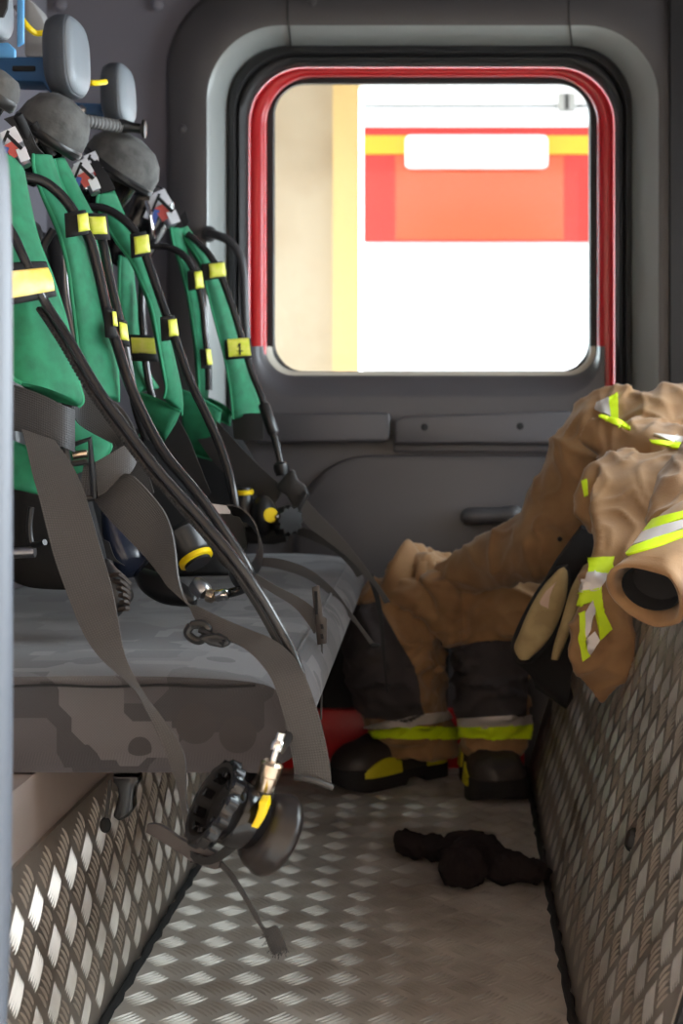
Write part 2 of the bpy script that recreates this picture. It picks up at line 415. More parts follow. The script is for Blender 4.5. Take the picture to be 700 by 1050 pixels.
# ------------------------------------------------------------------ the setting: cab shell
ZC = 1.56
struct(MB().box((-.404, .8, -.03), (.128, 2.72, 0)).build('floor', M_TREADF), 'bare aluminium tread plate floor between bench and engine cover')
fl = COL.objects['floor']
stuff(tread((-.404, .8, 0), (1, 0, 0), (0, 1, 0), (0, 0, 1), lambda p: -.398 < p.x < .121 and .8 < p.y < 2.66, .532, 1.86).build('tread_relief', M_TREADBF, fl, sharp=60, fix=False))
struct(MB().box((1.1, .8, -.03), (1.95, 2.7, 0)).build('floor_front', M_CONC))
# black sealing strips along both floor edges (uneven bead)
for nm, x in (('trim_1', -.398), ('trim_2', .123)):
    pts = [V((x + .0012 * math.sin(i * 2.3) , .8 + i * .025, .001 + .001 * math.sin(i * 1.7))) for i in range(75)]
    struct(MB().tube(pts, [.0052 + .001 * math.sin(i * 3.1) for i in range(75)], 8).build(nm, M_BLKM), 'black rubber sealing bead along the floor edge')
# riser under the bench: tread plate below, painted panel above
kp = struct(MB().box((-.43, .8, 0), (-.404, 2.62, .264)).build('baseboard_left', M_TREAD), 'aluminium tread plate riser under the bench')
stuff(tread((-.404, .8, 0.004), (0, 1, 0), (0, 0, 1), (1, 0, 0), lambda p: .8 < p.y < 2.6 and .012 < p.z < .259, 1.82, .25, .041).build('tread_relief', M_TREADB, kp, sharp=60, fix=False))
struct(MB().box((-.43, .8, .264), (-.408, 2.62, .331)).build('trim_3', M_WALLP), 'cream painted panel above the riser')
# engine cover side
ec = struct(MB().prism([V((.128, 1.15, 0)), V((.278, 1.15, .5)), V((1.1, 1.15, .5)), V((1.1, 1.15, 0))], (0, 1.53, 0)).build('wall_right', M_TREAD), 'sloping aluminium tread plate side of the engine cover')
vv = V((.15, 0, .5)).normalized(); nn = V((-.5, 0, .15)).normalized()
stuff(tread((.128, 1.15, 0), (0, 1, 0), vv, nn, lambda p: 1.16 < p.y < 2.58 and .012 < p.z < .49, 1.46, .522, .041).build('tread_relief', M_TREADB, ec, sharp=60, fix=False))
q = P(690, 861, 1.52); q.x = .128 + .3 * q.z
MB().lathe(q, nn, [(.0, .006), (.009, .006), (.0125, .003), (.0135, 0)][::-1], 20).build('rubber_plug', M_RUB, ec, label='black oval rubber plug')
struct(MB().prism([V((.130, 1.138, 0)), V((.280, 1.138, .502)), V((1.1, 1.138, .502)), V((1.1, 1.138, 0))], (0, .012, 0)).build('trim_4', M_BLKM))  # black sheet added to darken the brightly lit end of the cover
# shell
struct(MB().box((-.86, .8, 0), (-.80, 2.66, ZC)).build('wall_left', M_PANEL), 'grey panelled wall behind the bench')
for lo, hi in (((-.86, .74, ZC), (.80, 2.72, ZC + .04)), ((1.72, .74, ZC), (1.95, 2.72, ZC + .04)), ((.80, .74, ZC), (1.72, 1.1, ZC + .04)), ((.80, 2.45, ZC), (1.72, 2.72, ZC + .04))):
    struct(MB().box(lo, hi).build('ceiling', M_PANEL))
struct(MB().box((.78, 1.08, ZC + .02), (1.74, 2.47, ZC + .025)).build('added_roof_hatch', M_GLASS), 'unseen glazed roof hatch added over the front seats for light')  # unseen hatch added to bring daylight down onto the bench
struct(MB().box((-.86, .76, 0), (-.66, .80, ZC)).build('wall_front', M_PLAS))
for lo, hi in (((.40, .76, 0), (1.95, .80, ZC)),):
    struct(MB().box(lo, hi).build('wall_front_right', M_PLAS))  # unseen near side closed without a window to darken the right
struct(MB().box((1.92, .8, 0), (1.95, 2.7, .45)).build('wall_windscreen', M_PLAS))
for lo, hi in (((.72, 2.63, 0), (1.95, 2.70, .62)), ((.72, 2.63, 1.45), (1.95, 2.70, ZC)), ((1.86, 2.63, .62), (1.95, 2.70, 1.45)), ((.72, 2.63, .62), (.74, 2.70, 1.45))):
    struct(MB().box(lo, hi).build('wall_back_front', M_PLAS))

# far wall around the door opening: flared plastic surround, seals
NL = 12
o0 = rrect(30, -60, 830, 800, 8, 2.63, NL); fl0 = rrect(171, -20, 720, 795, 92, 2.63, NL); 
wb = struct(MB().loops([o0, fl0]).build('wall_back', M_PANEL), 'grey wall panel around the far door')
for x, y, Y in ((62, 5, 2.625), (161, 5, 2.625)):
    MB().lathe(P(x, y, Y), (0, -1, 0), [(.013, 0), (.012, .004), (.008, .007), (.003, .008)], 16).build('screw_cap', M_PANEL, wb)
fp = [fl0, rrect(171, -20, 720, 795, 92, 2.604, NL), rrect(176, -15, 715, 795, 90, 2.598, NL), rrect(207, 21, 680, 794, 78, 2.598, NL), rrect(212, 26, 675, 794, 76, 2.601, NL)]
sur = struct(MB().loops(fp).build('trim_5', M_PLAS, sharp=60), 'dark moulded plastic surround of the far door')
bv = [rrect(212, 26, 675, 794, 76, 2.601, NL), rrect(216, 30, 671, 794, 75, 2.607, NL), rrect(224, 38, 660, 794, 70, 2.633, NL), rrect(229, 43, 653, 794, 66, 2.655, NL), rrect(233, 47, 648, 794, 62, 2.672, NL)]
MB().loops(bv).build('bevel', M_BEVEL, sur, sharp=70, label='rounded inner lip, coloured lighter for the daylight on it')
s1 = [rrect(233, 47, 648, 794, 62, 2.672, NL), rrect(235, 49, 646, 794, 61, 2.66, NL), rrect(240, 54, 642, 794, 60, 2.655, NL), rrect(243, 57, 640, 794, 60, 2.668, NL)]
MB().loops(s1).build('outer_seal', M_SEALHI, sur, sharp=70)
s2 = [rrect(243, 57, 640, 794, 60, 2.668, NL), rrect(245, 59, 638, 794, 60, 2.66, NL), rrect(250, 64, 634, 794, 60, 2.664, NL), rrect(255, 69, 630, 794, 58, 2.70, NL)]
MB().loops(s2).build('inner_seal', M_RUB, sur, sharp=70)
for x in (295, 583):
    MB().tube([P(x, -14, 2.597), P(x, 5, 2.597), P(x, 21, 2.597), P(x + 1, 27, 2.60), P(x + 2, 36, 2.624), P(x + 3, 47, 2.668)], .0014, 6).build('seam', M_BLKM, sur)
MB().lathe(P(187, 132, 2.599), (0, -1, 0), [(.009, 0), (.008, .003), (.004, .005)], 14).build('screw_cap', M_PLAS, sur)
MB().lathe(P(320, 2, 2.599), (0, -1, 0), [(.009, 0), (.008, .003), (.004, .005)], 14).build('screw_cap', M_PLAS, sur)

struct(MB().prism([P(x, y, 2.588) for x, y in ((686, -60), (840, -60), (840, 795), (686, 795))], (0, .012, 0)).build('trim_9', M_RUB, bevel=(.004, 3)), 'dark panel right of the far door')

# far door with its window
dr = root('door_1', (0, 2.72, 0), 'far cab door with a red window frame and dark grey trim', 'door'); dr['kind'] = 'structure'
rd = [rrect(253, 67, 632, 794, 60, 2.715, NL), rrect(255, 69, 630, 794, 58, 2.702, NL), rrect(258, 71, 627, 794, 57, 2.698, NL), rrect(267, 76, 618, 794, 53, 2.700, NL), rrect(271, 78, 614, 794, 50, 2.706, NL), rrect(273, 79.5, 612, 794, 47, 2.716, NL), rrect(274, 80, 611, 794, 46, 2.735, NL)]
MB().loops(rd).build('window_surround', M_RED, dr, sharp=70, label='glossy red painted window frame')
wr = [rrect(273, 79, 612, 400, 46, 2.742, NL), rrect(274, 80, 611, 400, 45, 2.728, NL), rrect(280, 85.5, 605, 392, 34, 2.728, NL), rrect(282, 87, 603, 382, 31, 2.738, NL), rrect(282, 87, 603, 381, 31, 2.76, NL)]
gk = MB().loops(wr).build('window_gasket', M_RUB, dr, sharp=60)
gl = rrect(278, 83, 607, 388, 34, 2.75, NL)
MB().prism(gl, (0, .004, 0)).build('window_pane', M_GLASS, dr, label='clear window pane')
# moulded lower trim: outline with a U-shaped cut-out for the window
def upath(l, r, top, bot, rad, Y, n=8):
    pts = [P(l, top, Y)]
    for k in range(n + 1):
        a = math.radians(180 - 90 * k / n); pts.append(P(l + rad + rad * math.cos(a), bot - rad + rad * math.sin(a), Y))
    for k in range(n + 1):
        a = math.radians(90 - 90 * k / n); pts.append(P(r - rad + rad * math.cos(a), bot - rad + rad * math.sin(a), Y))
    return pts + [P(r, top, Y)]
def uloft(paths):
    n = len(paths[0]); return MB().add([p for q in paths for p in q], [(i * n + k, i * n + k + 1, (i + 1) * n + k + 1, (i + 1) * n + k) for i in range(len(paths) - 1) for k in range(n - 1)])
def outer(Y, l=243, r=620, t=355, b=790, n=8):
    pts = [P(l, t, Y)]
    for k in range(n + 1): pts.append(P(l, t + (b - t) * (k + 1) / (n + 1), Y))
    m = []
    for k in range(n + 1): m.append(P(r, b - (b - t) * k / (n + 1), Y))
    return pts[:1] + [P(l, b, Y) if k == n else P(l, t + (b - t) * k / n, Y) for k in range(n + 1)] + [P(r, b - (b - t) * k / n, Y) for k in range(n + 1)] + [P(r, t, Y)]
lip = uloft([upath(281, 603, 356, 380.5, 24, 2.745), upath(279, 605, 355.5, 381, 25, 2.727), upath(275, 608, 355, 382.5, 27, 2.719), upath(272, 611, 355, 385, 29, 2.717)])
LP_ = [upath(272, 611, 355, 385, 29, 2.717), upath(270, 613, 355, 388, 31, 2.704), upath(268, 614, 355, 398, 36, 2.692), upath(262, 615, 355, 404, 40, 2.684), upath(258, 616, 355, 408, 42, 2.682), outer(2.682), outer(2.74)]
lo_ = uloft(LP_)
mt = lo_.build('door_trim', M_DOOR, dr, sharp=60)
lip.build('sill_lip', mat('daylit_sill', c8(196, 190, 176), .45), dr, sharp=70, label='sill edge below the window, coloured pale for outdoor light')  # grey lip coloured pale to stand for outdoor light falling on it
def railbox(poly, Y0, Y1, name, parent, hw=(.005, 3)):
    return MB().prism([P(x, y, Y0) for x, y in poly], P(0, 0, Y1) * 0 + V((0, Y1 - Y0, 0))).build(name, M_DOOR, parent, bevel=hw, sharp=50)
r1 = railbox([(262, 424), (398, 423), (400, 428), (400, 449), (396, 453), (262, 454)], 2.64, 2.69, 'armrest_rail', dr)
r2 = railbox([(404, 431), (414, 427), (470, 425), (582, 421), (587, 425), (588, 450), (583, 455), (404, 455)], 2.635, 2.69, 'armrest_rail', dr)
for x, y in ((435, 438), (533, 437)):
    MB().lathe(P(x, y, 2.636), (0, -1, 0), [(.0075, -.004), (.0075, .0008), (.0065, .0012), (.001, .0013)], 16).build('screw_hole', M_BLKM, r2)
railbox([(403, 454), (590, 454), (590, 462), (560, 464), (403, 464)], 2.665, 2.69, 'rail_shelf', dr)
lpn = [rrect(300, 466, 700, 900, 80, 2.684, NL, 10), rrect(302, 468, 698, 898, 79, 2.674, NL, 10), rrect(308, 474, 692, 892, 75, 2.671, NL, 10)]
lpn = [[V((min(p.x, .275), p.y, max(p.z, .0))) for p in l] for l in lpn]
MB().loops(lpn, close_last=True).build('lower_panel', M_DOOR, dr, sharp=50, fix=True)
hd = MB(); hp = [(475, 530, 2.655), (477, 530, 2.652), (484, 530, 2.65), (498, 529, 2.65), (513, 529, 2.65), (521, 529, 2.65), (528, 529, 2.65), (533, 529, 2.653), (536, 529, 2.658)]
hd.tube([P(*q) for q in hp], [.010, .016, .0185, .0165, .0165, .0205, .0205, .015, .006], 16)
hd.lathe(P(526, 529, 2.648), (0, -1, 0), [(.021, -.012), (.021, .006), (.017, .010), (.012, .008), (.002, .008)], 20)
hd.build('inner_handle', M_PLAS, dr, label='bone shaped recessed door handle')
struct(MB().box((-.38, 2.655, 0), (.12, 2.70, .115)).build('trim_6', M_RED, bevel=(.004, 2)), 'red painted door sill behind the boots')
struct(MB().box((-.42, 2.66, .116), (-.165, 2.70, .31)).build('trim_7', M_BLKM))
# black grab handle on the door pillar
hp = [(213, 239, 2.60), (218, 240, 2.57), (231, 245, 2.55), (243, 257, 2.54), (249, 275, 2.54), (251, 320, 2.54), (253, 380, 2.55), (254, 430, 2.56), (252, 446, 2.58), (246, 452, 2.60)]
h = MB().tube(line(hp, 5), .0085, 10); h.lathe(P(214, 240, 2.60), (0, -1, 0), [(.016, 0), (.014, .008), (.006, .01)], 14)
tag(h.build('pillar_grip', mat('handle_rubber', c8(58, 58, 60), .4)), 'black curved grab bar on the pillar left of the window', 'grab bar')
# enamelled pole in the near doorway
pl = cr([(-.325, .9, 0.012), (-.320, .9, .2), (-.3145, .9, .36), (-.3135, .9, .6), (-.3145, .9, .80), (-.322, .9, .852), (-.345, .9, .884), (-.40, .89, .895), (-.52, .86, .90), (-.665, .80, .90)], 5)
pb = MB().tube([V(p) for p in pl], .0165, 20); pb.lathe((-.325, .9, 0), (0, 0, 1), [(.03, 0), (.03, .006), (.02, .012)], 20)
tag(pb.build('grab_pole', M_POLE), 'grey enamelled grab pole in the near doorway, at the left edge of the picture', 'pole')

# ------------------------------------------------------------------ outside the far window
struct(MB().box((-30, 2.9, -.95), (30, 40, -.9)).build('ground', M_CONC), 'pale concrete yard')
struct(MB().box((-30, -30, -.95), (30, 2.9, -.9)).build('ground_near', M_CONC))
# unseen wall and canopy added on the near side to cut the daylight
struct(MB().box((-8, -4.1, -.9), (8, -4.0, 3.4)).build('wall_light_block', M_BLOCK), 'unseen brick coloured wall added behind the viewer to cut and warm daylight')
struct(MB().box((-8, -4.0, 3.3), (8, .3, 3.4)).build('ceiling_light_block', M_BLOCK))  # unseen canopy added to hold back sky light at the near door
struct(MB().box((-9, 3.5, 2.9), (9, 9, 3.0)).build('ceiling_yard_shade', M_BLOCK))  # unseen roof added over the yard to shade the fire engine
YE = 6.0
def B(l, t, r, b, Y, d): a = P(l, b, Y); c = P(r, t, Y); return MB().box((a.x, Y, a.z), (c.x, Y + d, c.z))
ew = struct(B(120, -200, 345, 800, 6.5, .1).build('wall_outside', M_EWALL), 'pale plywood wall across the yard')
struct(B(341, -200, 367, 800, 6.42, .1).build('trim_8', M_EPOST), 'pale timber post at the wall end')
fe = root('fire_engine', P(560, 800, YE + .3), 'red and white fire engine parked across the yard, seen through the window', 'vehicle')
def zbox(l, t, r, b, Y, d, n, m, bev=None, p=fe, lab=None): return B(l, t, r, b, Y, d).build(n, m, p, bevel=bev, label=lab)
zbox(371, -60, 980, 690, YE + .02, 1.2, 'body', M_EWHITE, (.02, 3))
zbox(373, 130, 980, 248, YE + .005, .03, 'red_panel', M_ERED)
zbox(373, 139, 980, 158, YE - .002, .012, 'yellow_stripe', M_EYEL)
zbox(405, 158.5, 578, 246, YE - .003, .014, 'red_reflection', M_ERED2, (.02, 2), lab='lighter orange red reflection on the red panel')  # thin sheet coloured as a lighter reflection in the red paint
zbox(415, 137, 562, 172, YE - .05, .055, 'light_bar', M_EWHITE, (.025, 4), lab='white rounded light cover')
zbox(373, 107.5, 980, 109.5, YE + .012, .02, 'gutter_line', M_RUB)
hg = zbox(572, 95, 590, 113, YE - .01, .03, 'hinge', M_GREYM, (.006, 2))
zbox(579, 96, 583, 112, YE - .02, .02, 'hinge_pin', M_RUB, p=hg)
for i in range(26):
    zbox(376, 250 + i * 10, 900, 259.2 + i * 10, YE - .001 , .03, 'slat', M_EWHITE, (.012, 2))
for k, (x, w_) in enumerate(((450, 60), (860, 60))):
    MB().lathe(P(x, 690, YE + .08), (0, 1, 0), [(.1, 0), (.25, 0), (.46, .02), (.48, .06), (.48, .28)], 32).build('wheel', M_RUB, fe)

# ------------------------------------------------------------------ the bench
bench = root('bench_seat', (-.43, 1.95, .333), 'long crew bench upholstered in grey camouflage fabric along the left side', 'bench')
YN, YF = 1.30, 2.58
def seat_loop(Y, ins, sink=0):
    """cross-section of the cushion at Y, inset by ins"""
    a = ins
    prof = [(-.20 + .004, .333 + a), (-.165 - a * .6, .345 + a * .6), (-.150 - a, .368), (-.158 - a, .395 - a * .4), (-.176 - a, .411 - a * .8), (-.20 - a, .419 - a), (-.26, .4235 - a + sink), (-.34, .425 - a + sink), (-.45, .424 - a + sink), (-.60, .425 - a + sink), (-.66 + a, .424 - a), (-.665 + a, .40), (-.665 + a, .335 + a), (-.45, .333 + a)]
    prof = [tuple(q) for q in cr(prof, 3)]
    k = -.036 * (Y - YN) / 1.28   # the front edge runs very slightly inwards
    return [V((x + k * max(0, min(1, (x + .4) / .2)), Y, z)) for x, z in prof]
ls = [seat_loop(YN + .012, .016), seat_loop(YN + .003, .007), seat_loop(YN, .0)]
rng = random.Random(2)
for i in range(1, 22):
    Y = YN + (YF - YN) * i / 22; ls.append(seat_loop(Y, 0, .004 * math.sin(i * 1.3) + .003 * math.sin(i * .55)))
ls += [seat_loop(YF, 0), seat_loop(YF + .012, .008), seat_loop(YF + .02, .03)]
MB().loops(ls, True, True).build('cushion', M_SEAT, bench, sharp=75)
sm = MB().tube([V((x, YN - .0005, .4155 + .0008 * math.sin(x * 60))) for x in [-.665 + .012 * i for i in range(40)]], .0014, 6)
sm.build('stitched_seam', M_BLKM, bench)
sm = MB().tube([V((-.177 - .036 * i / 42, YN + .02 + i * .03, .4125)) for i in range(42)], .0022, 6); sm.build('front_piping', M_SEAT, bench)
bk = MB(); bk.add([(-.71, YN + .05, .42), (-.71, YF, .42), (-.75, YF, 1.02), (-.75, YN + .05, 1.02), (-.79, YN + .05, .42), (-.79, YF, .42), (-.79, YF, 1.02), (-.79, YN + .05, 1.02)],
                  [(0, 1, 2, 3), (4, 7, 6, 5), (0, 3, 7, 4), (1, 5, 6, 2), (3, 2, 6, 7), (0, 4, 5, 1)])
bk.build('backrest', M_BLKM, bench, bevel=(.02, 3))
MB().box((-.66, YN + .03, .331), (-.21, YF - .02, .3345)).build('base_board', M_BLKM, bench)
# belt buckle hanging under the near edge of the bench
bb = root('belt_buckle', P(127, 820, 1.36), 'small glossy black belt buckle hanging below the bench end', 'buckle')
b1 = MB().loops([[P(x, y, 1.33 + d) for x, y in pts] for d, pts in ((0, []),)] if False else [rrect(116, 796, 142, 803, 2, 1.34, 3), rrect(117, 803, 141, 808, 2, 1.34, 3), rrect(120, 812, 137, 817, 2, 1.342, 3), rrect(121, 822, 136, 827, 2, 1.343, 3), rrect(114, 836, 138, 842, 3, 1.345, 3)])
b1 = MB().prism([P(x, y, 1.34) for x, y in ((115, 795), (142, 795), (143, 802), (138, 808), (136, 820), (137, 830), (131, 838), (122, 843), (115, 838), (118, 828), (121, 815), (119, 806), (115, 802))], (0, .018, 0))
b1.build('buckle_body', M_BLKG, bb, bevel=(.003, 3))
MB().ribbon(strip([(116, 786, 142, 786, 1.35), (117, 797, 141, 797, 1.349)], 2), .002).build('belt_loop', M_WEBD, bb)
MB().tube(line([(113, 800, 1.36), (111, 820, 1.36), (109, 838, 1.365)], 4), .002, 6).build('cord', M_WEB, bb)
MB().ball(P(108, 846, 1.365), (.006, .004, .008)).build('cord_end', M_BLKM, bb)

# headrests on blue brackets
def headrest(cx, cy, w_, h_, Y, label, tilt=.12):
    r = root('headrest', P(cx - w_ * .4, cy, Y), label, 'headrest', 'headrests above the bench')
    rx, rz = w_ * Y / F / 2, h_ * Y / F / 2
    c = P(cx, cy, Y)
    # pad faces +X and a little towards the camera; superellipse outline in the Y-Z plane turned about Z
    ax = V((.99, -.13, .05)).normalized(); up = V((.0, 0, 1)); up = (up - ax * up.dot(ax)).normalized(); sd = up.cross(ax)
    def ring(d, k, kk=1.0):
        pts = []
        for i in range(36):
            a = 2 * math.pi * i / 36; cs, sn = math.cos(a), math.sin(a)
            e = .62
            pts.append(c + ax * d + sd * (math.copysign(abs(cs) ** e, cs) * rz * .72 * k) + up * (math.copysign(abs(sn) ** e, sn) * rz * k * (1 - .10 * (cs > 0) * abs(cs))))
        return pts
    t = rz * .42
    MB().loops([ring(-t * 1.25, .35), ring(-t * 1.2, .72), ring(-t * .95, .92), ring(-t * .5, 1.0), ring(-t * .1, 1.0), ring(t * .2, .985), ring(t * .3, .96), ring(t * .3, .5)], True, True).build('shell', M_HEADD, r, sharp=70, label='darker grey back shell')
    MB().loops([ring(t * .1, .90), ring(t * .31, .945), ring(t * .42, .91), ring(t * .56, .83), ring(t * .66, .70), ring(t * .70, .4), ring(t * .70, .1)], True, True).build('pad', M_HEAD, r, sharp=70)
    return r, c, ax, sd, up
hr2 = headrest(73, 59, 50, 84, 1.80, 'grey padded headrest on the blue bracket, second from the doorway')
hr3 = headrest(125, 98, 43, 65, 2.12, 'grey padded headrest third from the doorway, just above the corrugated hose')
hr1 = headrest(-4, 6, 46, 72, 1.52, 'grey headrest nearest the doorway, cut by the top left corner of the picture')
br = hr2[0]
def pbox(poly, Y, d, name, m, parent, bev=(.002, 2), label=None):
    return MB().prism([P(x, y, Y) for x, y in poly], (0, d, 0)).build(name, m, parent, bevel=bev, label=label)
pbox([(-4, 58), (51, 58), (51, 80), (58, 80), (62, 96), (50, 94), (44, 84), (-4, 82)], 1.82, .05, 'bracket', M_BLUE, br, label='blue painted steel bracket')
pbox([(12, 67), (36, 67), (36, 73), (12, 73)], 1.818, .01, 'slot', M_BLKM, br)
pbox([(50, 104), (106, 106), (106, 122), (70, 117), (50, 113)], 2.14, .05, 'bracket', M_BLUE, hr3[0], label='blue painted steel bracket')
for x, y in ((72, 111), (84, 113)):
    MB().lathe(P(x, y, 2.139), (0, -1, 0), [(.007, 0), (.007, .004), (.004, .006)], 10).build('bolt', M_STEEL, hr3[0])
pbox([(17, -10), (24, -10), (24, 44), (17, 48)], 1.62, .006, 'bracket', M_BLUEL, hr1[0], label='light blue bracket edge')
pbox([(-4, 44), (8, 43), (15, 50), (15, 58), (-4, 58)], 1.62, .008, 'bracket_foot', M_BLUEL, hr1[0])
MB().prism([P(x, y, 1.475) for x, y in ((-6, -6), (8, -6), (7, 8), (3, 17), (-6, 17))], (0, .005, 0)).build('slot', M_BLKM, hr1[0], bevel=(.001, 2))
# light grey cable duct with a yellow cable between the headrests
du = root('cable_duct', P(36, 40, 1.95), 'light grey cable duct behind the headrests with a yellow cable', 'duct')
pbox([(24, -6), (34, 2), (44, 18), (49, 34), (49, 58), (24, 58)], 1.93, .06, 'duct_body', M_GREYM, du, (.006, 2))
MB().tube(line([(22, 19, 1.86), (29, 28, 1.86), (37, 34, 1.87), (50, 36, 1.88), (64, 60, 1.96), (86, 82, 2.0), (97, 85, 2.0), (108, 84, 2.04)], 5), .0042, 8).build('cable', M_YDOT, du, label='yellow cable')
MB().tube(line([(14, 8, 1.86), (22, 19, 1.86)], 3), .006, 8).build('cable_plug', M_CHR, du)
hb = root('breathing_hose', P(100, 124, 1.95), 'grey corrugated hose with a black end fitting under the headrest', 'hose')
pts = line([(60, 120, 1.92), (75, 122, 1.94), (100, 126, 1.97), (123, 130, 2.0)], 14)
MB().tube(pts, [.0085 + .0016 * (i % 2) for i in range(len(pts))], 12).build('hose_body', mat('grey_corrugated', c8(112, 112, 112), .55), hb)
MB().tube(line([(121, 129, 2.0), (131, 130, 2.005), (145, 132, 2.01)], 3), [.0105, .0105, .0105, .009, .0075, .0075, .0075], 12).build('end_fitting', M_BLK, hb)
MB().lathe(P(144, 132, 2.01), (1, .1, -.02), [(.006, 0), (.014, .003), (.014, .007), (.008, .009)], 12).build('end_cap', M_BLK, hb)

# ------------------------------------------------------------------ four breathing apparatus sets on the bench
def pad(rows, name, parent, dY=.04, th=.016, m=None, piping=True, label=None):
    r = strip(rows, 6, dY)
    o = MB().ribbon(r, th, 8, True).build(name, m or M_GREEN, parent, sharp=80, label=label)
    if piping:
        for k in (0, 1): MB().tube([q[k] for q in r], .0022, 6).build('piping', M_GREEN2, o)
    return o
def hose(pts, r, name, parent, m=None, n=6, seg=12, label=None):
    return MB().tube(line(pts, n), r, seg).build(name, m or M_HOSE, parent, label=label)
def web(rows, parent, m=None, name='strap', dY=0.0, th=.0022, n=7, label=None):
    return MB().ribbon(strip(rows, n, dY), th, 4).build(name, m or M_WEB, parent, sharp=60, label=label)
def sleeve(l, t, r, b, Y, parent, yl, slant=0, m=None, th=.010, dY=.012, name='hose_keeper'):
    """black keeper with a reflective face wrapped over hose and pad; yl = (left, top, right, bottom) of the face"""
    rows = [(l, t, r, t + slant, Y), (l + (b - t) * .03, (t + b) / 2, r + (b - t) * .05, (t + b) / 2 + slant, Y - .002), (l + (b - t) * .06, b, r + (b - t) * .12, b + slant, Y)]
    o = MB().ribbon(strip(rows, 3, dY), th, 6, True).build(name, M_BLKM, parent, sharp=80)
    a, t2, c, d = yl; sl = slant * (c - a) / max(1, r - l)
    rows = [(a, t2, c, t2 + sl, Y - th * .55), (a + (d - t2) * .05, (t2 + d) / 2, c + (d - t2) * .06, (t2 + d) / 2 + sl, Y - th * .55 - .0018), (a + (d - t2) * .08, d, c + (d - t2) * .13, d + sl, Y - th * .55)]
    MB().ribbon(strip(rows, 3, dY * .8), .003, 5, True).build('reflective_band', m or M_YEL, o, sharp=80, label='yellow reflective band')
    return o
def valve_unit(cx, cy, Y, s, parent, flip=1):
    """cylinder valve and gauge block with printed labels behind the straps"""
    c = P(cx, cy, Y); k = s * Y / F
    MB().lathe(c + V((-.6 * k, .01, .9 * k)), V((.5, -.1, -1)), [(.25 * k, 0), (.34 * k, .2 * k), (.34 * k, 1.2 * k), (.25 * k, 1.4 * k), (.25 * k, 1.9 * k)], 16).build('valve_block', M_STEEL, parent)
    def tab(dx, dy, w_, h_, ang, m, d, lab):
        ca, sa = math.cos(ang), math.sin(ang); ux = V((ca, .25, sa)).normalized() * w_ * k / 2; uz = V((-sa, 0, ca)).normalized() * h_ * k / 2
        MB().obox(c + V((dx * k, -.02 - d, dy * k)), ux, ux.cross(uz).normalized() * .0012, uz).build('printed_label', m, parent, label=lab)
    tab(-.1, .35, .75, .75, .5, M_WHITE, 0, 'white printed label'); tab(.05, -.25, .6, .7, .6, M_LRED, .003, 'pinkish red printed label')
    tab(-.55, -.1, .35, 1.0, -.35, M_WHITE, .004, 'white printed label'); tab(-.35, -.5, .25, .7, -.3, M_LBLUE, .006, 'blue printed label')
    tab(.5, -.5, .45, .6, .4, M_WHITE, .005, 'white printed label'); tab(.15, .05, .16, .9, .8, M_BLKM, .008, None); tab(-.3, .15, .12, .9, -.4, M_BLKM, .008, None)
    MB().tube([c + V((-.7 * k, -.03, .2 * k)), c + V((-.45 * k, -.045, -.5 * k)), c + V((-.4 * k, -.03, -1.5 * k))], .10 * k, 10).build('gauge_tube', M_CHR, parent)
def cyl_cover(l, t, r, b, Y, parent, lid=None):
    """soft grey cover over the top of the cylinder with a hanging rim"""
    c = P((l + r) / 2, (t + b) / 2, Y); rx = (r - l) / 2 * Y / F; rz = (b - t) / 2 * Y / F
    ax = V((.58, -.1, .8)).normalized()
    pr = [(rx * .2, rz * .95), (rx * .55, rz * .86), (rx * .82, rz * .55), (rx * .96, rz * .15), (rx * 1.0, -rz * .30), (rx * .99, -rz * .55), (rx * .90, -rz * .66)]
    o = MB().lathe(c - ax * 0, ax, pr[::-1], 28, 1.15)
    o.v = [tuple(V(p) + V((0, 0, .004)) * noise.noise(V(p) * 34)) for p in o.v]
    q = o.build('cylinder_cover', M_COVER, parent, sharp=70, label='soft grey cylinder cover')
    MB().lathe(c - ax * rz * .60, ax, [(rx * .98, 0), (rx * 1.035, .003), (rx * 1.035, .009), (rx * .98, .012)], 28, 1.15).build('cover_rim', M_BLK, q)
    MB().lathe(c - ax * rz * 2.2, ax, [(rx * .6, 0), (rx * .86, .02), (rx * .88, rz * 1.6)], 24, .8).build('cylinder', M_BLKG, parent)
def apparatus(Y, label):
    r = root('breathing_apparatus', V((-.55, Y, .425)), label, 'breathing apparatus', 'breathing apparatus sets on the bench')
    x = -.60
    bp = MB().add([(x, Y - .13, .45), (x, Y + .13, .45), (x - .05, Y + .10, .98), (x - .05, Y - .10, .98), (x - .03, Y - .13, .45), (x - .03, Y + .13, .45), (x - .08, Y + .10, .98), (x - .08, Y - .10, .98)],
                  [(0, 1, 2, 3), (4, 7, 6, 5), (0, 4, 5, 1), (1, 5, 6, 2), (2, 6, 7, 3), (3, 7, 4, 0)])
    bp.build('backplate', M_BLK, r, bevel=(.012, 3)); return r
A0 = apparatus(1.42, 'breathing apparatus nearest the doorway, its long black webbing and valve hanging over the bench edge')
A1 = apparatus(1.72, 'breathing apparatus second from the doorway, two green shoulder pads under the grey headrest')
A2 = apparatus(2.02, 'breathing apparatus third from the doorway, green pads with a yellow banded hose between its neighbours')
A3 = apparatus(2.32, 'breathing apparatus farthest from the doorway, next to the window with a wide buckled belt')

